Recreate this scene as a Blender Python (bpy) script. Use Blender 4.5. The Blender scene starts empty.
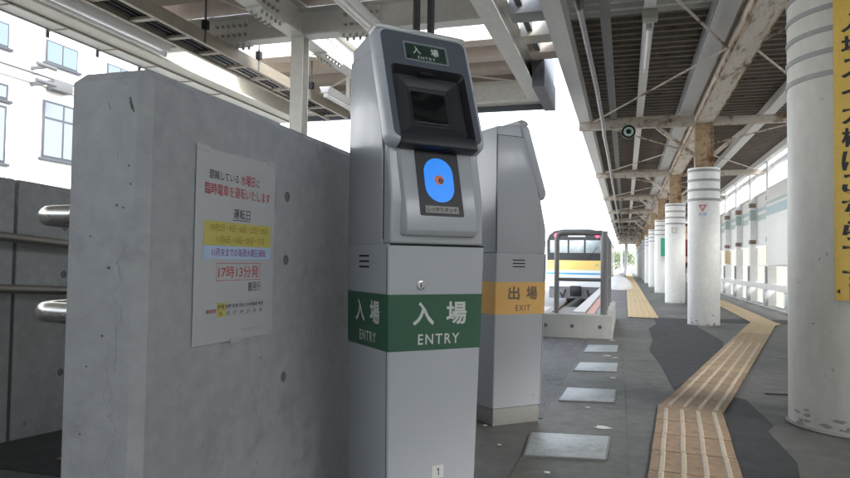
import bpy, bmesh, math, random
from mathutils import Matrix, Vector
R = math.radians
random.seed(7)
S = bpy.context.scene
C = S.collection

# ------------------------------------------------------------------ camera, sky, sun, exposure
CAM_H = 0.76
cam = bpy.data.cameras.new('camera'); cam.lens = 28.0; cam.sensor_width = 36.0
cam.clip_start = 0.05; cam.clip_end = 2000
co = bpy.data.objects.new('camera', cam); C.objects.link(co)
co.matrix_world = (Matrix.Translation((0, 0, CAM_H)) @ Matrix.Rotation(R(16.9), 4, 'Z')
                   @ Matrix.Rotation(R(92.0), 4, 'X') @ Matrix.Rotation(R(0.86), 4, 'Z'))
S.camera = co
SUN_EL, SUN_AZ = 42, 118          # azimuth measured clockwise from +Y: sun to the right and behind the camera
w = bpy.data.worlds.new('World'); S.world = w; w.use_nodes = True
nt = w.node_tree; nt.nodes.clear()
sky = nt.nodes.new('ShaderNodeTexSky'); sky.sky_type = 'NISHITA'; sky.sun_disc = False
sky.sun_elevation = R(SUN_EL); sky.sun_rotation = R(SUN_AZ)
sky.air_density = 1.0; sky.dust_density = 1.5; sky.ozone_density = 1.0
hsv = nt.nodes.new('ShaderNodeHueSaturation'); hsv.inputs['Saturation'].default_value = 0.42
bg = nt.nodes.new('ShaderNodeBackground'); bg.inputs['Strength'].default_value = 0.15
wo = nt.nodes.new('ShaderNodeOutputWorld')
nt.links.new(sky.outputs[0], hsv.inputs['Color']); nt.links.new(hsv.outputs[0], bg.inputs[0]); nt.links.new(bg.outputs[0], wo.inputs[0])
sl = bpy.data.lights.new('sun', 'SUN'); sl.energy = 1.5; sl.angle = R(20); sl.color = (1, .97, .92)
so = bpy.data.objects.new('sun', sl); C.objects.link(so)
sd = Vector((math.sin(R(SUN_AZ)) * math.cos(R(SUN_EL)), math.cos(R(SUN_AZ)) * math.cos(R(SUN_EL)), math.sin(R(SUN_EL))))
so.rotation_euler = sd.to_track_quat('Z', 'Y').to_euler(); so.location = sd * 40
S.view_settings.view_transform = 'Standard'; S.view_settings.look = 'None'
S.view_settings.gamma = 1; S.view_settings.use_curve_mapping = False
S.view_settings.exposure = 2.42
S.render.engine = 'CYCLES'
S.cycles.max_bounces = 10; S.cycles.diffuse_bounces = 6; S.cycles.glossy_bounces = 4
S.cycles.use_denoising = True

# ------------------------------------------------------------------ materials
MT = {}
def lk(t, a, b): t.links.new(a, b)
def mat(name, col, rough=.6, metal=0., var=None, scale=6., detail=6., bump=0., bscale=None, spots=None, sscale=20., sthr=.28,
        rust=None, rscale=3., rthr=.55, rsoft=.12, stretch=(1, 1, 1), emit=None, estr=0., spec=.5, cracks=None, trans=0., ior=1.45, grain=.12):
    m = bpy.data.materials.new(name); m.use_nodes = True
    t = m.node_tree; p = t.nodes['Principled BSDF']
    p.inputs['Roughness'].default_value = rough; p.inputs['Metallic'].default_value = metal
    p.inputs['Specular IOR Level'].default_value = spec
    p.inputs['Transmission Weight'].default_value = trans; p.inputs['IOR'].default_value = ior
    c4 = lambda c: (c[0], c[1], c[2], 1)
    p.inputs['Base Color'].default_value = c4(col)
    if emit:
        p.inputs['Emission Color'].default_value = c4(emit); p.inputs['Emission Strength'].default_value = estr
    tc = t.nodes.new('ShaderNodeTexCoord'); mp = t.nodes.new('ShaderNodeMapping'); mp.inputs['Scale'].default_value = stretch
    lk(t, tc.outputs['Object'], mp.inputs['Vector'])
    out = None
    def noise(sc, det=6., rgh=.6):
        n = t.nodes.new('ShaderNodeTexNoise'); n.inputs['Scale'].default_value = sc; n.inputs['Detail'].default_value = det
        n.inputs['Roughness'].default_value = rgh; lk(t, mp.outputs[0], n.inputs['Vector']); return n
    def ramp(src, a, b, c0=(0, 0, 0, 1), c1=(1, 1, 1, 1)):
        r = t.nodes.new('ShaderNodeValToRGB'); r.color_ramp.elements[0].position = a; r.color_ramp.elements[1].position = b
        r.color_ramp.elements[0].color = c0; r.color_ramp.elements[1].color = c1; lk(t, src, r.inputs[0]); return r
    def mix(fac, a, b):
        x = t.nodes.new('ShaderNodeMix'); x.data_type = 'RGBA'
        lk(t, fac, x.inputs[0])
        if isinstance(a, tuple): x.inputs[6].default_value = c4(a)
        else: lk(t, a, x.inputs[6])
        x.inputs[7].default_value = c4(b); return x.outputs[2]
    if var:
        n = noise(scale, detail); r = ramp(n.outputs[0], .3, .7, c4(col), c4(var)); out = r.outputs[0]
        n3 = noise(scale * 9, 4); r3 = ramp(n3.outputs[0], .35, .75)
        mul = t.nodes.new('ShaderNodeMix'); mul.data_type = 'RGBA'; mul.blend_type = 'MULTIPLY'; mul.inputs[0].default_value = grain
        lk(t, out, mul.inputs[6]); lk(t, r3.outputs[0], mul.inputs[7]); out = mul.outputs[2]
    cur = out if out is not None else col
    if rust:
        n = noise(rscale, 9, .68); r = ramp(n.outputs[0], rthr, rthr + rsoft)
        n2 = noise(rscale * 4, 6); r2 = ramp(n2.outputs[0], .3, .7, c4(rust), c4(tuple(k * .42 for k in rust)))
        x = t.nodes.new('ShaderNodeMix'); x.data_type = 'RGBA'; lk(t, r.outputs[0], x.inputs[0])
        if isinstance(cur, tuple): x.inputs[6].default_value = c4(cur)
        else: lk(t, cur, x.inputs[6])
        lk(t, r2.outputs[0], x.inputs[7]); cur = x.outputs[2]
    if spots:
        v = t.nodes.new('ShaderNodeTexVoronoi'); v.inputs['Scale'].default_value = sscale; lk(t, mp.outputs[0], v.inputs['Vector'])
        n = noise(sscale * .35, 3); r0 = ramp(n.outputs[0], .5, .62)
        r = ramp(v.outputs['Distance'], sthr * .6, sthr, (1, 1, 1, 1), (0, 0, 0, 1))
        mm = t.nodes.new('ShaderNodeMath'); mm.operation = 'MULTIPLY'; lk(t, r.outputs[0], mm.inputs[0]); lk(t, r0.outputs[0], mm.inputs[1])
        cur = mix(mm.outputs[0], cur, spots)
    if cracks:
        n = noise(2.2, 4); 
        v = t.nodes.new('ShaderNodeTexVoronoi'); v.feature = 'DISTANCE_TO_EDGE'; v.inputs['Scale'].default_value = 1.7
        ad = t.nodes.new('ShaderNodeMix'); ad.data_type = 'RGBA'; ad.blend_type = 'ADD'; ad.inputs[0].default_value = .55
        lk(t, mp.outputs[0], ad.inputs[6]); n8 = noise(5, 8, .7); lk(t, n8.outputs['Color'], ad.inputs[7]); lk(t, ad.outputs[2], v.inputs['Vector'])
        r = ramp(v.outputs[0], .001, .006, (1, 1, 1, 1), (0, 0, 0, 1)); r0 = ramp(n.outputs[0], .56, .66)
        mm = t.nodes.new('ShaderNodeMath'); mm.operation = 'MULTIPLY'; lk(t, r.outputs[0], mm.inputs[0]); lk(t, r0.outputs[0], mm.inputs[1])
        cur = mix(mm.outputs[0], cur, cracks)
    if not isinstance(cur, tuple): lk(t, cur, p.inputs['Base Color'])
    if bump:
        n = noise(bscale or scale * 6, 8); b = t.nodes.new('ShaderNodeBump'); b.inputs['Strength'].default_value = bump; b.inputs['Distance'].default_value = .01
        lk(t, n.outputs[0], b.inputs['Height']); lk(t, b.outputs[0], p.inputs['Normal'])
    if rough > .15:   # uneven gloss
        n = noise(scale * 2.3, 5); r = t.nodes.new('ShaderNodeMapRange')
        r.inputs['To Min'].default_value = max(0, rough - .12); r.inputs['To Max'].default_value = min(1, rough + .12)
        lk(t, n.outputs[0], r.inputs['Value']); lk(t, r.outputs[0], p.inputs['Roughness'])
    MT[name] = m
    return m
# concrete and ground
mat('wall_concrete', (.335, .352, .368), .7, var=(.395, .41, .425), scale=2.4, bump=.14, bscale=60, spots=(.16, .165, .17), sscale=17, sthr=.07, rust=(.315, .332, .348), rscale=4.5, rthr=.54, rsoft=.3, grain=.15)
mat('hairline', (.20, .208, .216), .9)
mat('ramp_concrete', (.30, .315, .315), .75, var=(.37, .385, .385), scale=2.5, bump=.15, bscale=40, spots=(.17, .18, .18), sscale=9, sthr=.14, grain=.2)
mat('tie_hole', (.13, .135, .14), .85)
mat('joint', (.10, .105, .105), .9)
mat('platform', (.128, .131, .125), .56, var=(.172, .175, .166), scale=1.1, bump=.35, bscale=90, spots=(.10, .10, .095), sscale=5, sthr=.2, rust=(.092, .094, .09), rscale=1.4, rthr=.58, grain=.35)
mat('asphalt_new', (.031, .033, .037), .6, var=(.044, .046, .05), scale=4, bump=.5, bscale=170, grain=.35)
mat('ramp_asphalt', (.042, .044, .043), .85, var=(.065, .066, .064), scale=3, bump=.5, bscale=140)
mat('concrete_strip', (.122, .128, .115), .6, var=(.168, .172, .154), scale=2.2, bump=.25, bscale=70, spots=(.085, .085, .077), sscale=6, sthr=.3, rust=(.07, .075, .068), rscale=1.7, rthr=.56, grain=.3)
mat('aggregate', (.07, .07, .072), .55, var=(.11, .11, .112), scale=8, bump=.6, bscale=120)
mat('pebble', (.16, .16, .165), .5, var=(.34, .34, .35), scale=35)
mat('drain_steel', (.40, .45, .475), .45, var=(.54, .59, .62), scale=6, bump=.15, bscale=50, rust=(.20, .215, .215), rscale=5, rthr=.53, rsoft=.2, stretch=(1, 2.0, 1), grain=.4)
mat('tactile', (.385, .27, .175), .68, var=(.45, .32, .21), scale=3, bump=.25, bscale=90, rust=(.21, .155, .11), rscale=7, rthr=.57, grain=.35)
mat('tactile_mid', (.46, .33, .19), .65, var=(.52, .38, .225), scale=3, bump=.2, bscale=90, rust=(.26, .19, .13), rscale=7, rthr=.61, grain=.3)
mat('tactile_yellow', (.50, .375, .20), .6, var=(.56, .43, .25), scale=3, bump=.15, rust=(.28, .24, .19), rscale=7, rthr=.68)
mat('tactile_bar', (.52, .43, .32), .6, var=(.58, .50, .40), scale=9, rust=(.34, .26, .18), rscale=8, rthr=.58)
mat('paint_white', (.72, .72, .70), .6, var=(.6, .6, .58), scale=20)
mat('soil', (.16, .155, .14), .95, var=(.22, .21, .19), scale=.6, bump=.4)
mat('ballast', (.42, .40, .37), .95, var=(.55, .53, .5), scale=14, bump=1., bscale=30)
mat('coping', (.55, .54, .52), .7, var=(.62, .6, .57), scale=5)
mat('coping_red', (.50, .26, .20), .7, var=(.58, .34, .28), scale=5)
# machine
mat('machine_grey', (.42, .445, .48), .22, spec=.65)
mat('machine_plinth', (.31, .315, .30), .45, var=(.35, .35, .335), scale=5, rust=(.16, .15, .13), rscale=7, rthr=.70)
mat('bezel', (.088, .098, .122), .42, spec=.4)
mat('bezel_rim', (.42, .445, .49), .30, spec=.6)
mat('bezel_top', (.235, .255, .30), .35, metal=.2)
mat('black_plastic', (.008, .009, .011), .38)
mat('dark_plastic', (.022, .024, .029), .4)
mat('screen', (.006, .008, .009), .12)
mat('gap', (.008, .008, .009), .9)
mat('sign_green', (.020, .045, .032), .3)
mat('band_green', (.038, .115, .070), .45)
mat('band_orange', (.80, .48, .16), .45)
mat('print_white', (.60, .63, .61), .5)
mat('print_dark', (.035, .035, .04), .6)
mat('print_brown', (.20, .15, .09), .6)
mat('reader_blue', (.015, .16, .55), .3, emit=(.012, .25, .92), estr=.13)
mat('reader_orange', (.42, .15, .10), .4, emit=(.9, .25, .12), estr=.03)
mat('label_grey', (.33, .33, .30), .5)
mat('clear_cap', (.55, .57, .55), .15, trans=.3, ior=1.4)
mat('sticker', (.60, .60, .58), .5)
mat('lock_metal', (.55, .55, .56), .3, metal=.9)
mat('black_rubber', (.012, .012, .013), .5)
# paper
mat('paper', (.44, .455, .465), .2, spec=.6)
mat('ink_black', (.06, .06, .07), .5)
mat('ink_red', (.42, .07, .08), .5)
mat('ink_yellow', (.50, .45, .12), .4)
mat('ink_olive', (.33, .19, .03), .5)
mat('ink_blue', (.38, .50, .68), .4)
mat('ink_purple', (.30, .10, .26), .5)
mat('ink_grey', (.3, .3, .31), .5)
mat('tape', (.7, .7, .7), .2, trans=.4)
# steel, roofs
mat('steel_white', (.74, .74, .70), .5, var=(.80, .79, .75), scale=2, rust=(.45, .40, .33), rscale=4, rthr=.72)
mat('steel_bolt', (.42, .41, .38), .5, metal=.3, var=(.5, .48, .44), scale=20)
mat('deck_beige', (.62, .53, .465), .6, var=(.67, .58, .51), scale=1.5)
mat('deck_end', (.56, .48, .42), .6)
mat('fascia_cream', (.74, .72, .63), .55, var=(.80, .78, .70), scale=2, rust=(.5, .42, .31), rscale=5, rthr=.72)
mat('tray_brown', (.30, .27, .22), .5, metal=.3, var=(.38, .34, .28), scale=6)
mat('dark_fascia', (.10, .11, .13), .5, var=(.14, .15, .17), scale=3)
mat('lamp_white', (.85, .86, .86), .35)
mat('lamp_tube', (.9, .92, .92), .2)
mat('roof_dark', (.175, .145, .118), .7, var=(.22, .188, .155), scale=2, rust=(.14, .098, .065), rscale=4, rthr=.55, grain=.25)
mat('roof_light', (.62, .62, .59), .6, var=(.68, .68, .65), scale=2)
mat('steel_rust', (.70, .64, .55), .7, var=(.78, .73, .65), scale=3, rust=(.30, .16, .075), rscale=4, rthr=.52, rsoft=.16, bump=.3, bscale=40, stretch=(3.2, .7, 3.2))
mat('rust_edge', (.46, .33, .22), .8, var=(.60, .50, .38), scale=3, rust=(.20, .09, .035), rscale=5, rthr=.44, rsoft=.15, bump=.4, bscale=40)
mat('post_rust', (.42, .31, .195), .7, var=(.50, .385, .255), scale=4, rust=(.22, .095, .035), rscale=4, rthr=.46, rsoft=.15, bump=.4, bscale=40)
mat('brace_rust', (.58, .53, .46), .65, var=(.66, .61, .54), scale=5, rust=(.26, .145, .075), rscale=5, rthr=.49, rsoft=.14)
mat('purlin_white', (.80, .80, .78), .55, var=(.84, .84, .82), scale=3, rust=(.42, .36, .28), rscale=6, rthr=.70)
mat('purlin_grey', (.66, .68, .69), .5, var=(.72, .74, .75), scale=3)
mat('conduit_grey', (.36, .37, .38), .45, metal=.2, var=(.44, .45, .46), scale=6)
mat('conduit_dark', (.16, .165, .17), .5, var=(.21, .215, .22), scale=5)
# columns and walls
mat('column_white', (.76, .77, .755), .5, var=(.80, .81, .795), scale=3, spots=(.48, .47, .44), sscale=23, sthr=.13, bump=.08, rust=(.58, .52, .42), rscale=2.2, rthr=.73, stretch=(1, 1, .6))
mat('column_aged', (.60, .595, .555), .5, var=(.65, .645, .605), scale=2.0, spots=(.36, .34, .30), sscale=26, sthr=.16, bump=.1, rust=(.56, .46, .27), rscale=1.6, rthr=.60, rsoft=.3, stretch=(1, 1, .5))
mat('chip', (.30, .29, .27), .9, var=(.38, .37, .35), scale=30)
mat('column_band', (.30, .315, .315), .5, var=(.35, .365, .365), scale=6)
mat('sign_yellow', (.82, .57, .13), .45, var=(.76, .51, .10), scale=8, rust=(.66, .48, .2), rscale=6, rthr=.66)
mat('panel_white', (.80, .81, .80), .5, var=(.83, .84, .83), scale=2, rust=(.55, .51, .45), rscale=5, rthr=.73)
mat('panel_green', (.42, .53, .50), .5, var=(.48, .60, .56), scale=6)
mat('panel_blue', (.40, .52, .58), .5, var=(.46, .58, .64), scale=6)
mat('post_mark', (.22, .17, .14), .8, var=(.32, .25, .21), scale=12)
mat('post_stain', (.55, .42, .24), .7, var=(.62, .5, .32), scale=9)
mat('stainless', (.60, .59, .56), .28, metal=.9)
mat('rail_bronze', (.24, .225, .20), .4, metal=.6)
mat('railing_grey', (.23, .23, .235), .42, metal=.5)
mat('barrier_concrete', (.38, .385, .37), .75, var=(.46, .465, .45), scale=4, bump=.15, spots=(.2, .2, .19), sscale=12, sthr=.15)
# building / train
mat('building_white', (.80, .80, .80), .7, var=(.77, .77, .77), scale=1)
mat('window_frame', (.05, .055, .065), .5)
mat('window_glass', (.13, .17, .205), .1, spec=.6)
mat('blind', (.17, .195, .22), .6)
mat('train_steel', (.66, .68, .69), .35, metal=.25)
mat('train_roof', (.17, .18, .185), .6)
mat('train_black', (.02, .022, .026), .25)
mat('train_glass', (.46, .52, .53), .12, var=(.24, .28, .29), scale=2.5)
mat('train_yellow', (.80, .58, .17), .4)
mat('train_blue', (.10, .36, .62), .4)
mat('service_dark', (.10, .105, .11), .7)
mat('train_white', (.78, .79, .79), .4)
mat('tail_red', (.6, .03, .05), .3, emit=(1, .05, .12), estr=.8)
mat('dest_display', (.05, .05, .05), .3, emit=(.8, .9, .85), estr=.25)
mat('track_steel', (.22, .17, .14), .5, metal=.6)
mat('sleeper', (.30, .29, .27), .9)
mat('leaf_green', (.075, .12, .04), .6, var=(.11, .16, .06), scale=8)
mat('bark', (.10, .08, .06), .9)
mat('dry_leaf', (.42, .22, .14), .7)
mat('clock_green', (.40, .58, .52), .3)
mat('mark_red', (.6, .08, .08), .5)
mat('plate_green', (.05, .35, .22), .5)
mat('mound_white', (.62, .63, .64), .6, var=(.7, .71, .72), scale=6)
mat('shirt_red', (.13, .025, .03), .8)
mat('trousers', (.03, .03, .04), .8)
mat('skin', (.48, .32, .24), .55)
mat('hair', (.012, .011, .01), .6)
mat('pole_grey', (.34, .345, .35), .7)

tm_ = mat('translucent_white', (.8, .8, .77), .5)
_t = tm_.node_tree; _tr = _t.nodes.new('ShaderNodeBsdfTranslucent'); _tr.inputs[0].default_value = (.8, .79, .74, 1); _mx = _t.nodes.new('ShaderNodeMixShader'); _mx.inputs[0].default_value = .30
_t.links.new(_t.nodes['Principled BSDF'].outputs[0], _mx.inputs[1]); _t.links.new(_tr.outputs[0], _mx.inputs[2]); _t.links.new(_mx.outputs[0], _t.nodes['Material Output'].inputs[0])

# ------------------------------------------------------------------ mesh helpers
class MB:
    def __init__(s): s.v = []; s.f = []
    def add(s, vs, fs):
        n = len(s.v); s.v += [tuple(v) for v in vs]; s.f += [tuple(i + n for i in f) for f in fs]; return s
    def box(s, x0, x1, y0, y1, z0, z1):
        return s.add([(x0, y0, z0), (x1, y0, z0), (x1, y1, z0), (x0, y1, z0), (x0, y0, z1), (x1, y0, z1), (x1, y1, z1), (x0, y1, z1)],
                     [(3, 2, 1, 0), (4, 5, 6, 7), (0, 1, 5, 4), (1, 2, 6, 5), (2, 3, 7, 6), (3, 0, 4, 7)])
    def loft(s, loops, cap0=True, cap1=True, closed=True):
        n = len(loops[0]); vs = [p for l in loops for p in l]; fs = []
        for k in range(len(loops) - 1):
            for i in range(n if closed else n - 1):
                j = (i + 1) % n; fs.append((k * n + i, k * n + j, (k + 1) * n + j, (k + 1) * n + i))
        if cap0: fs.append(tuple(reversed(range(n))))
        if cap1: fs.append(tuple(range((len(loops) - 1) * n, len(loops) * n)))
        return s.add(vs, fs)
    def prism(s, poly, axis, a, b):        # poly in the two other axes (x,y,z order), extruded a..b along axis
        def P(q, t):
            return (t, q[0], q[1]) if axis == 0 else (q[0], t, q[1]) if axis == 1 else (q[0], q[1], t)
        return s.loft([[P(q, a) for q in poly], [P(q, b) for q in poly]])
    def cyl(s, p0, p1, r, n=12, r1=None):
        return s.tube([p0, p1], [r, r if r1 is None else r1], n)
    def tube(s, pts, rad, n=10, cap=True):
        pts = [Vector(p) for p in pts]
        if not isinstance(rad, (list, tuple)): rad = [rad] * len(pts)
        loops = []; up = None
        for i, p in enumerate(pts):
            d = (pts[min(i + 1, len(pts) - 1)] - pts[max(i - 1, 0)]).normalized()
            if up is None: up = Vector((0, 0, 1)) if abs(d.z) < .9 else Vector((0, 1, 0))
            x = up.cross(d).normalized(); y = d.cross(x).normalized(); up = y
            loops.append([tuple(p + rad[i] * (math.cos(2 * math.pi * k / n) * x + math.sin(2 * math.pi * k / n) * y)) for k in range(n)])
        return s.loft(loops, cap, cap)
    def bar(s, p0, p1, wd, ht):            # rectangular bar between points; ht is in the vertical plane
        p0, p1 = Vector(p0), Vector(p1); d = (p1 - p0).normalized()
        up = Vector((0, 0, 1)) if abs(d.z) < .95 else Vector((0, 1, 0))
        x = d.cross(up).normalized() * wd / 2; y = x.cross(d).normalized() * ht / 2
        return s.loft([[tuple(p + a * x + b * y) for a, b in ((-1, -1), (1, -1), (1, 1), (-1, 1))] for p in (p0, p1)])
    def ibeam(s, axis, a, b, c, z0, fw, dp, tf=.014, tw=.01):   # I section, c = centre on the other horizontal axis, z0 = underside
        h = fw / 2; t = tw / 2
        P = [(-h, 0), (h, 0), (h, tf), (t, tf), (t, dp - tf), (h, dp - tf), (h, dp), (-h, dp), (-h, dp - tf), (-t, dp - tf), (-t, tf), (-h, tf)]
        return s.prism([(c + q[0], z0 + q[1]) for q in P], axis, a, b)
    def xf(s, M):
        s.v = [tuple(M @ Vector(v)) for v in s.v]; return s

def mesh_of(mb, name, bevel=0, seg=2, smooth=35, ang=30):
    me = bpy.data.meshes.new(name)
    bm = bmesh.new()
    vs = [bm.verts.new(v) for v in mb.v]
    for f in mb.f:
        try: bm.faces.new([vs[i] for i in f])
        except ValueError: pass
    bmesh.ops.recalc_face_normals(bm, faces=bm.faces)
    if bevel:
        es = [e for e in bm.edges if len(e.link_faces) == 2 and e.calc_face_angle(0) > R(ang)]
        bmesh.ops.bevel(bm, geom=es, offset=bevel, segments=seg, affect='EDGES', clamp_overlap=True, profile=.5)
    bm.to_mesh(me); bm.free()
    if smooth:
        for p in me.polygons: p.use_smooth = True
        me.set_sharp_from_angle(angle=R(smooth))
    return me
def chain(o):
    M = Matrix.Identity(4)
    while o is not None: M = o.matrix_basis @ M; o = o.parent
    return M
def link(name, me, m, parent=None, loc=None):
    if not me.materials: me.materials.append(MT[m] if isinstance(m, str) else m)
    o = bpy.data.objects.new(name, me); C.objects.link(o)
    if parent is not None: o.parent = parent
    if loc is not None: o.location = loc
    return o
def part(name, mb, m, parent=None, bevel=0, seg=2, smooth=35, local=False, ang=30):
    """one mesh object; coordinates are world unless local=True (then the parent's own frame)"""
    if parent is not None and not local: mb.xf(chain(parent).inverted())
    return link(name, mesh_of(mb, name, bevel, seg, smooth, ang), m, parent)
def tag(o, label, cat, group=None):
    o['label'] = label; o['category'] = cat
    if group: o['group'] = group
    return o
def kind(o, k): o['kind'] = k; return o
def thing(name, label, cat, loc=(0, 0, 0), rz=0, group=None):
    o = bpy.data.objects.new(name, None); C.objects.link(o); o.empty_display_size = .1
    o.location = loc; o.rotation_euler = (0, 0, rz); return tag(o, label, cat, group)
def copy_tree(o, parent=None):
    c = o.copy(); C.objects.link(c); c.parent = parent
    for ch in list(o.children): copy_tree(ch, c)
    return c
_tc = {}
def text(s, wd, ht, M, m, parent, name='lettering', weight=0., local=True, spacing=1.0):
    """flat lettering fitted to wd x ht, centred on M's origin, in M's xy plane"""
    key = (s, weight, spacing)
    if key not in _tc:
        cu = bpy.data.curves.new('t', 'FONT'); cu.body = s; cu.size = 1; cu.resolution_u = 3; cu.offset = weight; cu.fill_mode = 'FRONT'; cu.space_character = spacing
        o = bpy.data.objects.new('t', cu); C.objects.link(o)
        dg = bpy.context.evaluated_depsgraph_get()
        me = bpy.data.meshes.new_from_object(o.evaluated_get(dg))
        vs = [v.co.copy() for v in me.vertices]; fs = [tuple(p.vertices) for p in me.polygons]
        bpy.data.objects.remove(o); bpy.data.meshes.remove(me); bpy.data.curves.remove(cu)
        _tc[key] = (vs, fs)
    vs, fs = _tc[key]
    if not vs: return None
    x0 = min(v.x for v in vs); x1 = max(v.x for v in vs); y0 = min(v.y for v in vs); y1 = max(v.y for v in vs)
    sx = wd / max(1e-6, x1 - x0); sy = ht / max(1e-6, y1 - y0)
    mb = MB(); mb.add([M @ Vector(((v.x - (x0 + x1) / 2) * sx, (v.y - (y0 + y1) / 2) * sy, 0)) for v in vs], fs)
    if not local and parent is not None: mb.xf(chain(parent).inverted())
    me = bpy.data.meshes.new(name); me.from_pydata(mb.v, [], mb.f); me.update()
    return link(name, me, m, parent)
def frame(o, x, y):                        # matrix with given origin, x dir, y dir
    x = Vector(x).normalized(); y = Vector(y); z = x.cross(y).normalized(); y = z.cross(x)
    M = Matrix((x, y, z)).transposed().to_4x4(); M.translation = Vector(o); return M
def rrect(w_, h_, r, n=4):
    pts = []
    for cx, cy, a0 in ((w_ / 2 - r, h_ / 2 - r, 0), (-w_ / 2 + r, h_ / 2 - r, 90), (-w_ / 2 + r, -h_ / 2 + r, 180), (w_ / 2 - r, -h_ / 2 + r, 270)):
        for k in range(n + 1):
            a = R(a0 + 90 * k / n); pts.append((cx + r * math.cos(a), cy + r * math.sin(a)))
    return pts
def sheet(name, poly, z, m, parent=None, th=.003):
    return part(name, MB().prism(poly, 2, z - th, z), m, parent, smooth=0)

# ------------------------------------------------------------------ ground, platform, ramp, tracks
kind(part('ground', MB().box(-400, 400, -200, 900, -1.75, -1.55), 'soil', smooth=0), 'structure')
plat = kind(part('platform', MB().prism([(-.98, -20), (6, -20), (6, 95), (-.72, 95), (-.72, 7.25), (-.98, 7.25)], 2, -1.5, 0), 'platform', smooth=0), 'structure')
kind(part('approach_floor', MB().box(-5.5, -.985, -20, 1.85, -1.5, -.002), 'platform', smooth=0), 'structure')
RS = -.062      # ramp slope
ry = lambda y: RS * (y - 1.85)
rp = MB().prism([(1.855, -1.5), (9.5, -1.5), (9.5, ry(9.5)), (1.855, ry(1.855))], 0, -2.485, -.985)
kind(part('ramp', rp, 'ramp_asphalt', smooth=0), 'structure')
# paved strip with drain covers, exposed aggregate, asphalt repairs
kind(sheet('concrete_strip', [(-.40, 1.2), (.02, 1.2), (-.02, 7.05), (-.36, 7.05)], .004, 'concrete_strip'), 'structure')
kind(sheet('aggregate_strip', [(-.975, 3.3), (-.375, 3.3), (-.365, 6.9), (-.975, 6.9)], .0035, 'aggregate'), 'structure')
pb = MB()
for i in range(3600):
    x = random.uniform(-.96, -.385); y = 3.34 + 3.5 * random.random() ** 1.2; r = random.uniform(.004, .0095); a = random.uniform(0, 6.3)
    q = [(x + r * math.cos(a + k * 1.257) * random.uniform(.8, 1.2), y + r * math.sin(a + k * 1.257) * random.uniform(.8, 1.2), .003) for k in range(5)]
    pb.add(q + [(x, y, .003 + r * .55)], [(k, (k + 1) % 5, 5) for k in range(5)])
o = kind(part('pebbles', pb, 'pebble', smooth=60), 'stuff'); tag(o, 'small grey pebbles set in dark ground beside the exit machine', 'pebbles')
kind(sheet('asphalt_patch', [(.39, 10.3), (1.0, 10.2), (1.75, 10.6), (2.3, 10.6), (2.3, 9.9), (.98, 9.75), (.86, 8.9), (.95, 7.3), (.70, 5.55), (.29, 4.35), (.26, 5.5), (.21, 6.3), (.27, 7.2), (.27, 8.4), (.385, 9.1)], .0045, 'asphalt_new'), 'structure')
kind(sheet('asphalt_patch', [(.42, 3.70), (.53, 4.30), (.66, 4.16), (.68, 3.55), (.63, 3.42), (.64, 2.9), (.60, 2.68), (.58, 1.2), (.25, 1.2), (.30, 2.5)], .0045, 'asphalt_new'), 'structure')
dl = ['nearest and largest weathered metal drain cover in the concrete strip', 'second nearest pale metal drain cover in the concrete strip',
      'third nearest pale metal drain cover in the concrete strip', 'farthest metal drain cover, just before the low concrete barrier']
for i, (a, q) in enumerate([(2.60, [(-.375, 2.63), (-.075, 2.68), (-.066, 3.03), (-.395, 2.98)]), (3.75, [(-.345, 3.74), (-.06, 3.80), (-.055, 4.17), (-.335, 4.13)]),
                            (4.8, [(-.345, 4.82), (-.06, 4.88), (-.055, 5.30), (-.33, 5.22)]), (5.9, [(-.34, 5.87), (-.07, 5.98), (-.066, 6.47), (-.33, 6.38)])]):
    cx = sum(p[0] for p in q) / 4; cy = sum(p[1] for p in q) / 4
    t = thing('drain_cover', dl[i], 'drain cover', (cx, cy, .004), group='drain covers in the concrete strip')
    part('plate', MB().prism(q, 2, .0045, .012), 'drain_steel', t, bevel=.002)
    fr = MB()
    g_ = [(cx + (p[0] - cx) * 1.05, cy + (p[1] - cy) * 1.04) for p in q]
    n4 = 4
    for k in range(4):
        a0, a1, b1, b0 = q[k], q[(k + 1) % 4], g_[(k + 1) % 4], g_[k]
        fr.loft([[(p[0], p[1], z) for p in (a0, a1, b1, b0)] for z in (.0042, .0095)])
    part('frame_edge', fr, 'conduit_dark', t)
for (x, y, r) in [(-.10, 3.20, .035), (-.075, 4.62, .02), (-.19, 3.62, .012), (-.15, 5.72, .03), (-.12, 6.9, .03), (-.27, 2.45, .012), (-.62, 3.05, .010), (-.08, 5.62, .022), (-.5, 2.75, .009)]:
    pts = []
    for k in range(9):
        a = k * 6.283 / 9; rr = r * random.uniform(.5, 1.1); pts.append((x + rr * 1.3 * math.cos(a), y + rr * math.sin(a)))
    sheet('paint_spot', pts, .0075, 'paint_white', plat, th=.002)
sheet('painted_mark', [(1.98, 8.9), (2.28, 8.95), (2.30, 9.12), (2.0, 9.07)], .0075, 'paint_white', plat)
sheet('painted_mark', [(.93, 4.42), (.80, 4.40), (.80, 4.43), (.93, 4.45)], .0055, 'asphalt_new', plat)

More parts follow.
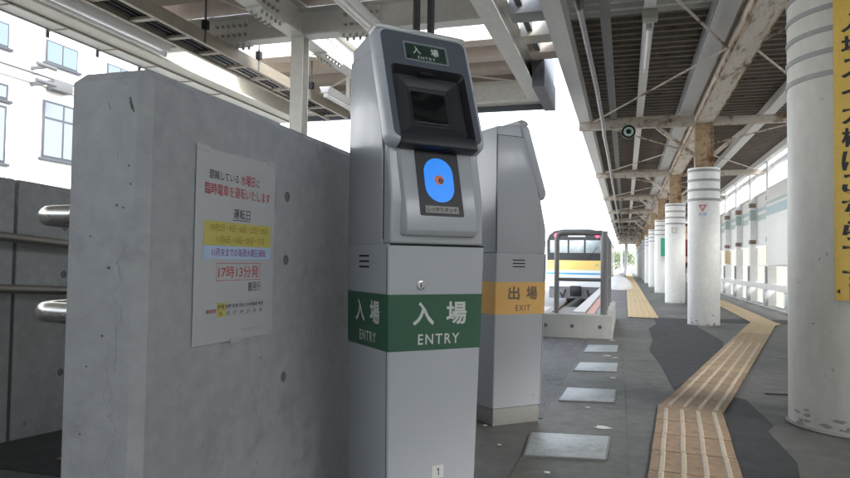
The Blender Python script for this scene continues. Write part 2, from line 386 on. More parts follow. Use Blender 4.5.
# tactile paving: every block a piece
tp = kind(part('tactile_paving_bed', MB().prism([(.04, 1.2), (.40, 1.2), (.48, 3.66), (.16, 3.74)], 2, .0048, .0075), 'asphalt_new', smooth=0), 'structure')
def tile_mesh(wd, ln, mats, bars=4, nm='tactile_block'):
    mb = MB(); mb.box(-wd / 2, wd / 2, -ln / 2 + .0045, ln / 2 - .0045, 0, .006)
    for k in range(bars):
        x = (k + .5 - bars / 2) * wd / bars * .98; b = .0105
        mb.loft([[(x - b, -ln / 2 + .004, .006), (x + b, -ln / 2 + .004, .006), (x + b, ln / 2 - .004, .006), (x - b, ln / 2 - .004, .006)],
                 [(x - b * .6, -ln / 2 + .010, .011), (x + b * .6, -ln / 2 + .010, .011), (x + b * .6, ln / 2 - .010, .011), (x - b * .6, ln / 2 - .010, .011)]], cap0=False)
    me = mesh_of(mb, nm, smooth=0)
    for m in mats: me.materials.append(MT[m])
    for p in me.polygons:
        if p.center.z > .0085: p.material_index = 1
    return me
tm = tile_mesh(.312, .296, ('tactile', 'tactile_bar'))
ty = tile_mesh(.312, .296, ('tactile_yellow', 'tactile_yellow'))
tw = tile_mesh(.42, .30, ('tactile_yellow', 'tactile_yellow'), 5)
def tiles(p0, p1, me, z=.0078, wd=.312):
    p0 = Vector(p0); p1 = Vector(p1); d = p1 - p0; n = max(1, round(d.length / .298)); a = math.atan2(-d.x, d.y)
    for k in range(n):
        c = p0 + d * (k + .5) / n
        o = link('tactile_block', me, None, tp, (c.x + random.uniform(-.0015, .0015), c.y, z + random.uniform(0, .0006)))
        o.rotation_euler = (random.uniform(-.002, .002), 0, a + random.uniform(-.006, .006)); o.scale = (1, d.length / n / .298, 1)
tiles((.20, 2.0), (.322, 3.70), tm)
A, B = Vector((.322, 3.70)), Vector((1.70, 9.55))
# wedge at the bend keeps the two runs joined
part('tactile_block', MB().prism([(.166, 3.705), (.478, 3.685), (.470, 3.735), (.172, 3.80)], 2, .0079, .0145), 'tactile', tp, smooth=0)
d = (B - A).normalized()
tmid = tile_mesh(.312, .296, ('tactile_mid', 'tactile_bar')); tmid2 = tile_mesh(.312, .296, ('tactile_mid', 'tactile_mid'))
tiles(A + d * .06, A + (B - A) * .25, tm)
tiles(A + (B - A) * .25, A + (B - A) * .6, tmid)
tiles(A + (B - A) * .6, A + (B - A) * .78, tmid2)
tiles(A + (B - A) * .78, B, ty)
part('tactile_block', MB().prism([(1.545, 9.56), (1.86, 9.50), (1.96, 9.75), (1.96, 9.86), (1.62, 9.86)], 2, .0079, .0145), 'tactile_yellow', tp, smooth=0)
tiles((1.79, 9.87), (1.93, 16), ty)
tiles((.245, 10.02), (.245, 23), tw)
part('far_tactile_strip', MB().box(.035, .455, 23.02, 80, .006, .014), 'tactile_yellow', tp, smooth=0)
# platform edge, pit, tracks
kind(part('platform_edge', MB().box(-.78, -.60, 10.5, 95, .002, .03), 'coping', smooth=0), 'structure')
kind(part('edge_line', MB().box(-.58, -.46, 10.5, 95, -.004, .006), 'coping_red', smooth=0), 'structure')
kind(part('track_bed', MB().box(-9, -.79, 8.2, 300, -1.56, -1.28), 'ballast', smooth=0), 'structure')
kind(part('end_wall', MB().box(-9, -.99, 7.26, 8.19, -1.56, -.02), 'platform', smooth=0), 'structure')
for i, (x, nm) in enumerate(((-2.73, 'left'), (-1.66, 'right'))):
    tag(part('rail', MB().ibeam(1, 9.2, 160, x, -1.19, .07, .12, .03, .03), 'track_steel'), 'rusty %s-hand steel rail of the track leading to the train' % nm, 'rail', 'track rails')
sm = mesh_of(MB().box(-1.05, 1.05, -.11, .11, 0, .14), 'sleeper', bevel=.02)
tb = bpy.data.objects['track_bed']
for k in range(34):
    link('sleeper', sm, 'sleeper', tb, (-2.195, 9.5 + k * .65, -1.34))

# ------------------------------------------------------------------ near concrete wall with poster
WX0, WX1, WY0, WY1, WT = -1.055, -.87, 1.035, 3.0, 1.125
wt = thing('concrete_wall', 'thick grey concrete wall with chamfered edges carrying the paper notice', 'wall', (-.96, 2.0, 0))
c = .021
prof = [(WX0 + .012, WY0), (WX1 - c, WY0), (WX1, WY0 + c), (WX1, WY1), (WX0, WY1), (WX0, WY0 + .012)]
def inset(p, k):
    cx, cy = -.9625, 2.0
    return [(min(max(q[0], WX0 + k), WX1 - k), min(max(q[1], WY0 + k), WY1 - k)) for q in p]
top = inset(prof, .022)
part('wall_body', MB().loft([[(q[0], q[1], -.9) for q in prof], [(q[0], q[1], WT - .022) for q in prof], [(q[0], q[1], WT) for q in top]]), 'wall_concrete', wt, smooth=0)
def tie_hole(p, ax, parent, r=.011):
    mb = MB()
    n = 14; L = []
    for rr, h in ((r * 1.25, 0.0002), (r * 1.15, .0012), (r * .95, .0012), (r * .8, .0004)):
        L.append([(h, rr * math.cos(6.2832 * k / n), rr * math.sin(6.2832 * k / n)) for k in range(n)])
    mb.loft(L, False, True)
    Mx = {'x': Matrix.Identity(4), '-y': Matrix.Rotation(R(-90), 4, 'Z')}[ax]
    mb.xf(Matrix.Translation(p) @ Mx); return part('tie_hole', mb, 'tie_hole', parent)
for y in (1.585, 2.2):
    for z in (.45, .76, .93): tie_hole((WX1 + .0005, y, z), 'x', wt)
for (x, z, r) in [(-.93, .86, .0022), (-.915, .855, .0016), (-.945, .74, .0025), (-.90, .90, .0015), (-.99, .80, .0014), (-.955, .61, .002), (-1.0, .42, .002), (-.92, .33, .0022), (-.905, .935, .0016), (-.99, .55, .0014)]:
    tie_hole((x, WY0 - .0005, z), '-y', wt, r)

def ribbon(pts, wd, y):
    mb = MB(); L_ = []
    for i, (x, z) in enumerate(pts):
        w_ = wd * random.uniform(.5, 1.3); L_.append([(x - w_, y, z), (x + w_, y, z)])
    return mb.loft(L_, False, False, closed=False)
def walk(x0, z0, z1, step=.009, amp=.005):
    p = [(x0, z0)]; x = x0; z = z0
    while z > z1:
        z -= step * random.uniform(.4, 1.4); x += random.gauss(0, amp) + (x0 - x) * .12; p.append((x, z))
    return p
for (x0, z0, z1, w_) in ((-.925, .80, .05, .0005), (-.93, 1.02, .95, .0004), (-.938, .60, .47, .00035)):
    part('hairline_crack', ribbon(walk(x0, z0, z1), w_, WY0 - .0006), 'hairline', wt, smooth=0)
for (x, z, s_) in ((-.905, 1.055, .012), (-.9, 1.045, .008), (-.955, 1.052, .006)):
    part('scuff_mark', ribbon([(x - .002, z + s_), (x, z), (x + .003, z - s_)], s_ * .22, WY0 - .0007), 'joint', wt, smooth=0)
PX = WX1 + .0025
pt = thing('paper_notice', 'laminated white paper notice with Japanese timetable text taped to the wall', 'poster', (PX, 1.35, .78))
def PM(u, v, lift=.0006):                  # u from left (m), v from bottom (m) on the 0.325 x 0.425 sheet
    return frame((PX + .001 + lift, 1.188 + u, .574 + v), (0, 1, 0), (0, 0, 1))
PWD, PHT = .326, .425
gx = MB(); N = 10; L = []
for k in range(N + 1):
    u = k / N; b = .0022 * math.sin(u * 3.1) + .0008
    L.append([(PX + b * .4 - .0006, 1.188 + u * PWD, .574 - .002 * u), (PX + b * .4 + .0004, 1.188 + u * PWD, .574 - .002 * u),
              (PX + b * .4 + .0004, 1.188 + u * PWD, .574 + PHT + .006 * u), (PX + b * .4 - .0006, 1.188 + u * PWD, .574 + PHT + .006 * u)])
sh = part('paper_sheet', gx.loft(L), 'paper', pt)
def prt(s, wd, ht, u, v, m, wgt=.0, parent=None):
    M = PM(u, v, .0012); mb = text(s, wd, ht, M, m, parent or sh, weight=wgt, local=False); return mb
def pbox(name, u0, u1, v0, v1, m, lift=.0006):
    M = PM(0, 0, lift); mb = MB().add([M @ Vector(q) for q in ((u0, v0, 0), (u1, v0, 0), (u1, v1, 0), (u0, v1, 0))], [(0, 1, 2, 3)])
    return part(name, mb, m, sh)
prt('混雑している', .115, .020, .100, .372, 'ink_black', .004)
prt('水曜日', .062, .026, .197, .373, 'ink_red', .006)
prt('に', .013, .017, .243, .371, 'ink_black', .004)
prt('臨時電車を運転いたします', .272, .026, .165, .340, 'ink_red', .004)
prt('運転日', .070, .024, .175, .291, 'ink_black', .006)
pbox('underline', .138, .212, .2755, .2775, 'ink_black')
pbox('yellow_bar', .030, .308, .2160, .2700, 'ink_yellow')
pbox('blue_bar', .030, .308, .186, .2155, 'ink_blue')
prt('10月2日・9日・16日・23日・30日', .235, .016, .172, .256, 'ink_olive', .002)
prt('11月6日・13日・20日・27日', .200, .016, .175, .230, 'ink_olive', .002)
prt('11月末までの毎週水曜日運転', .225, .019, .172, .201, 'ink_purple', .002)
for (u0, u1, v0, v1) in ((.078, .262, .176, .1772), (.078, .262, .137, .1382), (.078, .0792, .1382, .176), (.2608, .262, .1382, .176)):
    pbox('box_line', u0, u1, v0, v1, 'ink_red')
prt('17時13分発', .168, .028, .170, .157, 'ink_red', .003)
prt('鶴見行', .056, .023, .236, .121, 'ink_black', .002)
pbox('table_highlight', .084, .118, .056, .088, 'ink_yellow')
prt('臨時電車', .036, .009, .062, .071, 'ink_red', .001)
for k in range(7):
    prt(('弁天橋', '浅野', '安善', '武蔵白石', '浜川崎', '国道', '鶴見')[k], .024, .009, .099 + k * .028, .079, 'ink_black', .001)
    prt(('17:13', '15', '17', '19', '21', '24', '26')[k], .013, .008, .099 + k * .028, .063, 'ink_black', .001)
for v in (.0555, .0715, .088): pbox('table_line', .040, .292, v, v + .0006, 'ink_grey')
prt('鶴見駅 営業時間のご案内', .088, .007, .228, .020, 'ink_grey')
prt('お知らせ', .018, .004, .285, .395, 'ink_grey')
for (u, v, a) in ((.16, -.001, .05), (.02, .425, .0), (.31, .43, .0)):
    part('tape', MB().box(PX + .0016, PX + .0022, 1.188 + u - .022, 1.188 + u + .022, .574 + v - .006, .574 + v + .006), 'tape', pt)

# ------------------------------------------------------------------ ticket machines
def machine(name, label, loc, rz, word, eng, band, letter, entry=True):
    t = thing(name, label, 'ticket machine', loc, rz, 'card reader machines')
    W = .30; D = .28                      # local: front faces -Y, back at y=+D/2
    F = lambda f: D / 2 - f               # f = distance from the back, forwards
    hw = lambda z: .1335 + (.1515 - .1335) * min(1, z / .80)     # front half width
    ff = lambda z: .278 + .017 * min(1, z / .80)
    def sec(z, ins=0):
        return [(-hw(z) + ins, F(ff(z)) + ins, z), (hw(z) - ins, F(ff(z)) + ins, z), (hw(z) - ins, F(0) - ins, z), (-hw(z) + ins, F(0) - ins, z)]
    part('plinth', MB().loft([sec(0, .006), sec(.083, .006)]), 'machine_plinth', t, bevel=.004, local=True)
    def rsec(z):                          # section with rounded vertical corners
        q = []; r_ = .007; x0, y0, y1 = hw(z), F(ff(z)), F(0)
        for (cx_, cy_, a0) in ((x0 - r_, y1 - r_, 0), (-x0 + r_, y1 - r_, 90), (-x0 + r_, y0 + r_, 180), (x0 - r_, y0 + r_, 270)):
            for k in range(4): q.append((cx_ + r_ * math.cos(R(a0 + 30 * k)), cy_ + r_ * math.sin(R(a0 + 30 * k)), z))
        return q
    part('lower_body', MB().loft([rsec(.084), rsec(.8075)]), 'machine_grey', t, local=True, smooth=40)
    part('seam', MB().box(-.1475, .1475, F(.2960), F(.285), .8035, .8078), 'gap', t, local=True, smooth=0)
    # upper shell: profile in (f, z)
    pr = [(.001, .808), (.294, .808), (.2945, .93), (.264, 1.06), (.264, 1.10), (.256, 1.118), (.157, 1.405), (.145, 1.428), (.001, 1.405)]
    core = [(F(f), z) for f, z in pr]
    up = part('upper_body', MB().prism(core, 0, -.146, .146), 'machine_grey', t, bevel=.008, seg=3, local=True)
    # side covers, proud of the shell so that a dark joint shows in front of them
    sp = [(.004, .808), (.250, .808), (.245, 1.075), (.236, 1.115), (.152, 1.362), (.004, 1.362)]
    ga = [(.002, .82), (.2528, .82), (.2478, 1.076), (.2388, 1.117), (.1545, 1.3655), (.002, 1.3655)]
    for s in (-1, 1):
        part('joint', MB().prism([(F(f), z) for f, z in ga], 0, s * .1455, s * .1475), 'gap', t, local=True, smooth=0)
        part('side_cover', MB().prism([(F(f), z) for f, z in sp], 0, s * .146, s * .1513), 'machine_grey', t, bevel=.0006, local=True)
    # head bezel in its own slanted frame: u across, v up the slope, n outwards
    b0 = Vector((0, F(.302), 1.082)); vv = Vector((0, F(.178) - F(.302), 1.436 - 1.082)); LV = vv.length; vv.normalize()
    HM = frame(b0, (1, 0, 0), vv)         # z axis of HM points outwards (towards -Y, up)
    HW = .312
    def ring(w_, v0, v1, r, n_, nz):
        return [(p[0], p[1] + (v0 + v1) / 2, nz) for p in rrect(w_, v1 - v0, r, n_)]
    R0 = [ring(HW - .012, .006, LV - .004, .02, 6, -.050), ring(HW, 0, LV, .026, 6, -.040), ring(HW, 0, LV, .030, 6, -.020), ring(HW - .006, .002, LV - .003, .030, 6, -.009), ring(HW - .018, .007, LV - .007, .028, 6, -.002), ring(HW - .034, .014, LV - .013, .024, 6, 0)]
    bo = part('head_rim', MB().loft(R0, True, False).xf(HM), 'bezel_rim', t, local=True, smooth=50)
    R1 = [R0[-1], ring(.240, .022, .250, .016, 6, 0)]; R2 = [ring(.240, .022, .250, .016, 6, 0), ring(.228, .030, .243, .012, 6, -.008), ring(.216, .036, .232, .008, 6, -.022)]
    part('pocket', MB().loft(R2, False, False).xf(HM), 'black_plastic', bo, local=True, smooth=40)
    part('head_face', MB().loft(R1, False, False).xf(HM), 'bezel', bo, local=True, smooth=40)
    po = MB().loft([ring(.2175, .0355, .2325, .008, 5, -.0215), ring(.138, .066, .202, .004, 5, -.0225), ring(.130, .072, .196, .004, 5, -.026), ring(.124, .076, .192, .003, 5, -.023), ring(.112, .083, .185, .003, 5, -.027)], False, False)
    po.xf(HM); part('display_surround', po, 'dark_plastic', bo, local=True)
    part('screen', MB().loft([ring(.113, .0825, .1855, .003, 5, -.0275), ring(.111, .084, .184, .003, 5, -.0265)]).xf(HM), 'screen', bo, local=True)
    part('chin', MB().box(-.122, .122, -.005, .034, -.034, .003).xf(HM), 'dark_plastic', bo, local=True, bevel=.006, seg=3)
    part('sensor_window', MB().box(-.028, .020, .2285, .2385, -.012, -.004).xf(HM), 'black_plastic', bo, local=True)
    # lit word sign at the top of the bezel
    sv0, sv1 = .272, .326
    fr = MB().loft([ring(.146, sv0 - .006, sv1 + .006, .005, 3, -.001), ring(.144, sv0 - .005, sv1 + .005, .005, 3, .0035), ring(.134, sv0, sv1, .003, 3, .0035), ring(.132, sv0 + .001, sv1 - .001, .003, 3, .0005)], False, False).xf(HM)
    so_ = part('sign_frame', fr, 'bezel_top', t, local=True)
    part('sign_face', MB().loft([ring(.133, sv0, sv1, .003, 3, -.001), ring(.132, sv0 + .0005, sv1 - .0005, .003, 3, .0012)]).xf(HM), 'sign_green' if entry else 'band_orange', so_, local=True)
    for k, ch in enumerate(word):
        text(ch, .026, .027, HM @ Matrix.Translation((-.030 + .060 * k, sv0 + .034, .0020)), letter, so_, weight=.02)
    text(eng, .058, .0095, HM @ Matrix.Translation((0, sv0 + .010, .0020)), letter, so_, weight=.01, spacing=1.3)
    # clear lamp cap along the top edge
    cp = MB().loft([[(HW / 2 * q[0], LV + q[1], q[2]) for q in row] for row in (
        ((-.95, -.012, -.052), (.95, -.012, -.052), (.95, -.012, .001), (-.95, -.012, .001)),
        ((-.97, .006, -.052), (.97, .006, -.052), (.97, .006, -.003), (-.97, .006, -.003)),
        ((-.90, .024, -.048), (.90, .024, -.048), (.90, .024, -.022), (-.90, .024, -.022)))])
    part('lamp_cap', cp.xf(HM), 'clear_cap', t, local=True, bevel=.004, seg=2)
    # reader tray
    tr = [(.262, 1.066), (.270, 1.074), (.322, .868), (.322, .846), (.312, .832), (.262, .826)]
    tl = []
    for x, k in ((-.118, .6), (-.110, 1.), (.110, 1.), (.118, .6)):
        tl.append([(x, F(.262 + (f - .262) * (k if k < 1 else 1)), z if k == 1 else .826 + (z - .826) * .985 + .002) for f, z in tr])
    rt = part('reader_tray', MB().loft(tl), 'machine_grey', t, bevel=.008, seg=3, local=True)
    b = Vector((0, F(.322), .868)); v2 = Vector((0, F(.270) - F(.322), 1.074 - .868)); v2n = v2.normalized(); TM = frame(b, (1, 0, 0), v2n)
    pn = MB().loft([[(p[0], p[1] + .112, z) for p in rrect(.136, .188, .004, 3)] for z in (-.002, .0018)]).xf(TM)
    part('reader_panel', pn, 'black_plastic', rt, local=True, smooth=40)
    ov = MB().loft([[(p[0], p[1] + .122, z) for p in rrect(.092 * k, .130 * k, .0455 * k, 8)] for z, k in ((.001, 1), (.0028, .99))]).xf(TM)
    part('touch_area', ov, 'reader_blue', rt, local=True)
    lg = MB().loft([[(.015 * math.cos(a) * (1 + .1 * math.sin(3 * a)), .122 + .014 * math.sin(a), z) for a in [k * 6.2832 / 20 for k in range(20)]] for z in (.0029, .0033)]).xf(TM)
    part('touch_mark', lg, 'reader_orange', rt, local=True)
    part('touch_mark', MB().loft([[(.005 + .008 * math.cos(a), .120 + .008 * math.sin(a), z) for a in [k * 6.2832 / 16 for k in range(16)]] for z in (.0034, .0037)]).xf(TM), 'print_dark', rt, local=True)
    text('C', .008, .011, TM @ Matrix.Translation((.006, .120, .0042)), 'reader_orange', rt, weight=.02)
    part('reader_label', MB().box(-.052, .052, .026, .046, .001, .0026).xf(TM), 'label_grey', rt, local=True)
    text('しっかりタッチ', .094, .013, TM @ Matrix.Translation((0, .036, .0032)), 'print_dark', rt, weight=.02)
    # coloured bands with lettering: front and both sides
    z0, z1 = .520, .672
    def FM(z): return frame((0, F(ff(z)), z), (1, 0, 0), (0, -.017, .80))
    e = .0012
    def bsec(z):
        q = []
        for (x_, y_, sx_, sy_) in ((-hw(z), F(ff(z)), -1, -1), (hw(z), F(ff(z)), 1, -1), (hw(z), F(0), 1, 1), (-hw(z), F(0), -1, 1)):
            c_ = [(x_ + sx_ * e, y_ - sy_ * (.007 - e * .4), z), (x_ - sx_ * (.0021 - e), y_ - sy_ * (.0021 - e), z), (x_ - sx_ * (.007 - e * .4), y_ + sy_ * e, z)]
            q += c_ if sx_ * sy_ > 0 else c_[::-1]
        return q
    bf = part('band', MB().loft([bsec(z0), bsec(z1)], False, False), band, t, local=True, smooth=25)
    M = FM((z0 + z1) / 2)
    for k, ch in enumerate(word):
        text(ch, .066, .064, M @ Matrix.Translation((-.042 + .104 * k, .024, .0022)), letter, bf, weight=.024)
    text(eng, .130 if entry else .10, .028, M @ Matrix.Translation((.008, -.046, .0022)), letter, bf, weight=.012, spacing=1.25)
    zm = (z0 + z1) / 2; kx = (.1515 - .1335) / .80
    for s in (-1, 1):
        SM = frame((s * hw(zm), F(.150), zm), (0, s, 0), (s * kx, 0, 1))
        for k, ch in enumerate(word):
            text(ch, .066, .064, SM @ Matrix.Translation((-.046 + .104 * k, .024, .0022)), letter, bf, weight=.024)
        text(eng, .115 if entry else .085, .028, SM @ Matrix.Translation((.008, -.046, .0022)), letter, bf, weight=.012, spacing=1.25)
        part('door_seam', MB().loft([[(s * (hw(z) + d_), F(f_), z) for d_, f_ in ((-.002, ff(z) - .0085), (.0006, ff(z) - .0085), (.0006, ff(z) - .0103), (-.002, ff(z) - .0103))] for z in (.09, .797)]), 'gap', t, local=True, smooth=0)
        for k in range(3):                # ventilation slots
            z = .742 + k * .0155; xx = hw(z)
            part('vent_slot', MB().box(s * xx - .001, s * xx + .0012, F(.165), F(.095), z, z + .005), 'gap', t, local=True, smooth=0)
        part('rivet', MB().cyl((s * .13, F(.235), .13), (s * (hw(.13) + .0016), F(.235), .13), .004, 8), 'lock_metal', t, local=True)
        part('rivet', MB().cyl((s * .13, F(.060), .13), (s * (hw(.13) + .0016), F(.060), .13), .004, 8), 'lock_metal', t, local=True)
    # corner strips of the band round the front edges
    # lock and number sticker
    lk_ = FM(.697)
    part('key_lock', MB().loft([[(-.052 + r_ * math.cos(a), r_ * math.sin(a), h) for a in [k * 6.2832 / 18 for k in range(18)]] for r_, h in ((.0125, .000), (.0125, .004), (.0095, .005), (.0085, .003))]).xf(lk_), 'lock_metal', t, local=True)
    part('key_slot', MB().box(-.0535, -.0505, -.005, .005, .0025, .0036).xf(lk_), 'gap', t, local=True)
    if entry:
        st = part('number_sticker', MB().box(-.003, .033, -.017, .017, .0004, .0016).xf(FM(.185)), 'sticker', t, local=True, smooth=0)
        part('lettering', MB().add([FM(.185) @ Vector((.015 + a_, b_, .0022)) for a_, b_ in ((.0006, -.010), (.0034, -.010), (.0034, .010), (.0010, .010), (-.0044, .0062), (-.0044, .0034), (.0006, .0062))], [(0, 1, 2, 3, 6), (3, 4, 5, 6)]), 'print_dark', st, local=True, smooth=0)
    return t
s2 = .70711
FLx, FLy = -.600, 1.647                   # front left corner of the entry machine at mid height
fr_n = Vector((s2, -s2)); rt_n = Vector((s2, s2))
ec = Vector((FLx, FLy)) + rt_n * .15 - fr_n * .155
machine('entry_machine', 'grey entry machine with green entry bands and glowing blue touch pad', (ec.x, ec.y, 0), R(45), '入場', 'ENTRY', 'band_green', 'print_white')
N_ = Vector((-.578, 3.041))               # nearest bottom corner of the exit machine
xf_n = Vector((s2, s2)); xc = N_ + xf_n * .14 + Vector((-s2, s2)) * .148
machine('exit_machine', 'grey exit machine with orange exit band seen from its side', (xc.x, xc.y, 0), R(135), '出場', 'EXIT', 'band_orange', 'print_brown', entry=False)
# cable riser behind the entry machine
cb = thing('cable_riser', 'pair of black cable conduits rising behind the entry machine to the canopy', 'conduit', (-.76, 2.45, 0))
for dx in (-.03, .024):
    part('pipe', MB().tube([(-.76 + dx, 2.45 + dx * .3, 0), (-.76 + dx, 2.45 + dx * .3, 3.0)], .015, 12), 'black_rubber', cb)
part('clip', MB().box(-.815, -.71, 2.43, 2.47, 1.2, 1.23), 'black_plastic', cb)

# ------------------------------------------------------------------ ramp wall and handrails
rw = thing('ramp_wall', 'far grey concrete ramp wall with tie holes behind the handrails', 'wall', (-2.6, 3, 0))
RX = -2.49
js = [-2.2, -.4, 2.19, 4.0, 5.8, 7.6, 9.4]
for a, b in zip(js[:-1], js[1:]):
    y0, y1 = a + .008, b - .008
    za = 1.10 + (ry(y0) if y0 > 1.85 else 0) * .55; zb = 1.10 + ry(max(y1, 1.85)) * .55
    part('panel', MB().prism([(y0, -1.5), (y1, -1.5), (y1, zb), (y0, za)], 0, RX - .18, RX), 'ramp_concrete', rw, bevel=.008)
    for yy in (y0 + .25, y0 + .85, y1 - .3):
        for zz in (.25, .70, .92): tie_hole((RX + .0005, yy, zz + ry(max(yy, 1.85)) * .6), 'x', rw, .014)
for y in js[1:-1]:
    part('joint_filler', MB().box(RX - .17, RX - .006, y - .012, y + .012, -1.4, .98 + ry(max(y, 1.85)) * .55), 'joint', rw, smooth=0)
hr = thing('ramp_handrail', 'two bronze pipe handrails running along the far ramp wall', 'handrail', (RX + .08, 2, 0))
for z in (.85, .64):
    yy = [-1.5, 1.85, 9.0]
    part('rail_pipe', MB().tube([(RX + .085, y, z + ry(max(y, 1.85))) for y in yy], .019, 12), 'rail_bronze', hr)
    for y in (-1.0, .6, 3.05, 4.6, 6.1, 7.6):
        zz = z + ry(max(y, 1.85))
        part('bracket', MB().tube([(RX - .01, y, zz - .07), (RX + .07, y, zz - .07), (RX + .085, y, zz - .015)], .008, 8), 'rail_bronze', hr)
for z, nm in ((.845, 'upper'), (.645, 'lower')):
    t = thing('wall_handrail', 'shiny stainless %s handrail end bending back into the concrete wall' % nm, 'handrail', (WX0 - .06, 1.12, z), group='stainless handrails on the back of the wall')
    x1 = WX0 - .115
    pts = [(WX0 + .02, 1.085, z), (WX0 - .075, 1.085, z)]
    for k in range(1, 7):
        a = R(15 * k); pts.append((WX0 - .075 - .040 * math.sin(a), 1.125 - .040 * math.cos(a), z))
    pts += [(x1, 1.85, z), (x1, 3.0, z + ry(3.0))]
    part('rail_pipe', MB().tube(pts, .0215, 16), 'stainless', t)
    part('wall_flange', MB().cyl((WX0 - .001, 1.085, z), (WX0 - .009, 1.085, z), .032, 16), 'stainless', t)
lf = MB().add([(-2.06, 2.02, .004), (-2.03, 2.055, .012), (-1.985, 2.06, .006), (-1.99, 2.03, .010), (-2.02, 2.012, .004)], [(0, 1, 4), (1, 2, 3), (1, 3, 4)])
lf.xf(Matrix.Translation((0, 0, -.008)))
tag(part('fallen_leaf', lf, 'dry_leaf'), 'small dry reddish leaf lying at the foot of the ramp', 'leaf')

# ------------------------------------------------------------------ canopy over the gates (left roof)
cn = thing('gate_canopy', 'cream steel canopy with folded beige deck above the gates', 'canopy', (-2.6, 4.9, 0))
CY = 4.90
pp = [(-.055, -.055), (.055, -.055), (.055, -.046), (.004, -.046), (.004, .046), (.055, .046), (.055, .055), (-.055, .055), (-.055, .046), (-.004, .046), (-.004, -.046), (-.055, -.046)]
part('post', MB().prism([(-2.60 + q[0], CY + q[1]) for q in pp], 2, -.5, 2.60), 'steel_white', cn)
part('post', MB().prism([(-2.60 + q[0], -1.0 + q[1]) for q in pp], 2, -.1, 2.60), 'steel_white', cn)
part('ridge_beam', MB().ibeam(1, -10, 7.5, -2.60, 2.602, .14, .26), 'steel_white', cn)  # canopy beams and deck extended unseen behind the camera to cut light
part('edge_beam', MB().ibeam(1, -10, 7.5, -.98, 2.602, .15, .24), 'steel_white', cn)
part('eave_beam', MB().prism([(-4.04, 2.50), (-3.88, 2.50), (-3.88, 2.515), (-4.02, 2.515), (-4.02, 2.84), (-3.92, 2.84), (-3.92, 2.855), (-4.04, 2.855)], 1, -10, 7.5), 'fascia_cream', cn)
bolts = MB()
for y in (-6.9, -3.95, -1.0, 1.95, CY, 7.45):
    part('cross_beam', MB().ibeam(0, -4.015, -2.608, y, 2.606, .13, .23), 'steel_white', cn)
    part('cross_beam', MB().ibeam(0, -2.592, -.99, y, 2.606, .13, .23), 'steel_white', cn)
    for xs in (-3.25, -2.05):
        part('splice_plate', MB().box(xs - .16, xs + .16, y - .012, y + .012, 2.64, 2.82), 'steel_white', cn)
        part('splice_plate', MB().box(xs - .17, xs + .17, y - .06, y + .06, 2.592, 2.6045), 'steel_white', cn)
        for k in range(6):
            for dy in (-.04, .04):
                bx_ = xs - .14 + k * .056; bolts.cyl((bx_, y + dy, 2.592), (bx_, y + dy, 2.566), .012, 6)
            for dz in (2.68, 2.76):
                for sg in (-1, 1): bolts.cyl((xs - .14 + k * .056, y + sg * .013, dz), (xs - .14 + k * .056, y + sg * .034, dz), .013, 6)
for ys in (CY - .55, CY + .55, CY - 3.4):
    part('splice_plate', MB().box(-2.612, -2.588, ys - .17, ys + .17, 2.64, 2.82), 'steel_white', cn)
    part('splice_plate', MB().box(-2.665, -2.535, ys - .17, ys + .17, 2.588, 2.6005), 'steel_white', cn)
    for k in range(5):
        for dx in (-.045, .045): bolts.cyl((-2.6 + dx, ys - .13 + k * .065, 2.588), (-2.6 + dx, ys - .13 + k * .065, 2.562), .012, 6)
        for dz in (2.68, 2.76):
            for sg in (-1, 1): bolts.cyl((-2.6 + sg * .012, ys - .13 + k * .065, dz), (-2.6 + sg * .034, ys - .13 + k * .065, dz), .013, 6)
kind(part('bolts', bolts, 'steel_bolt', cn), 'stuff')
# folded deck: sheets run across (along X), one piece per fold
def fold(pitch, dp, th=.004):
    a = pitch
    lo = [(0, 0), (a * .36, 0), (a * .50, dp), (a * .86, dp), (a, 0)]
    return lo + [(y, z + th) for y, z in reversed(lo)]
fm = mesh_of(MB().prism(fold(.50, .15), 0, -4.14, -.80), 'deck_fold', smooth=0)
zc_ = 2.865
ys_ = [-10.1 + .5 * k for k in range(30)] + [6.05, 6.55, 7.05]
for y in ys_:
    link('deck_fold', fm, 'deck_beige', cn, (2.6, y - 4.9, zc_))
part('end_fascia', MB().box(-4.1, -.80, 7.56, 7.60, 2.60, 2.875), 'fascia_cream', cn, bevel=.004)
part('end_trim', MB().box(-4.1, -.80, 7.605, 7.65, 2.54, 2.90), 'dark_fascia', cn, bevel=.004)
part('eave_board', MB().box(-4.235, -4.06, -10, 7.5, 2.505, 2.513), 'translucent_white', cn)
part('eave_lip', MB().box(-4.25, -4.236, -10, 7.5, 2.495, 2.53), 'conduit_grey', cn)
part('eave_trim', MB().box(-4.062, -4.045, -10, 7.5, 2.488, 2.53), 'tray_brown', cn)
for k in range(12):
    y = .45 + k * .5
    part('gutter_hanger', MB().box(-4.25, -4.045, y, y + .010, 2.486, 2.496), 'tray_brown', cn)
    part('gutter_hanger', MB().box(-4.262, -4.251, y - .008, y + .018, 2.44, 2.515), 'dark_fascia', cn)
for (a, b) in (((-3.9, 5.0, 2.74), (-1.2, 7.3, 2.80)), ((-1.2, 5.0, 2.74), (-3.6, 7.3, 2.80)), ((-3.9, 2.1, 2.72), (-2.8, 4.7, 2.74))):
    part('tie_rod', MB().tube([a, b], .011, 8), 'fascia_cream', cn)
part('verge_flashing', MB().box(-.84, -.79, -10, 7.55, 2.80, 3.06), 'dark_fascia', cn)
part('verge_plate', MB().box(-.905, -.785, 6.6, 7.70, 2.535, 2.80), 'dark_fascia', cn)
for k, y in enumerate((5.15, 5.75, 6.3)):
    part('verge_bracket', MB().box(-.90, -.62, y, y + .22, 2.74 + .02 * k, 2.90), ('conduit_grey', 'fascia_cream', 'deck_beige')[k], cn, bevel=.006)
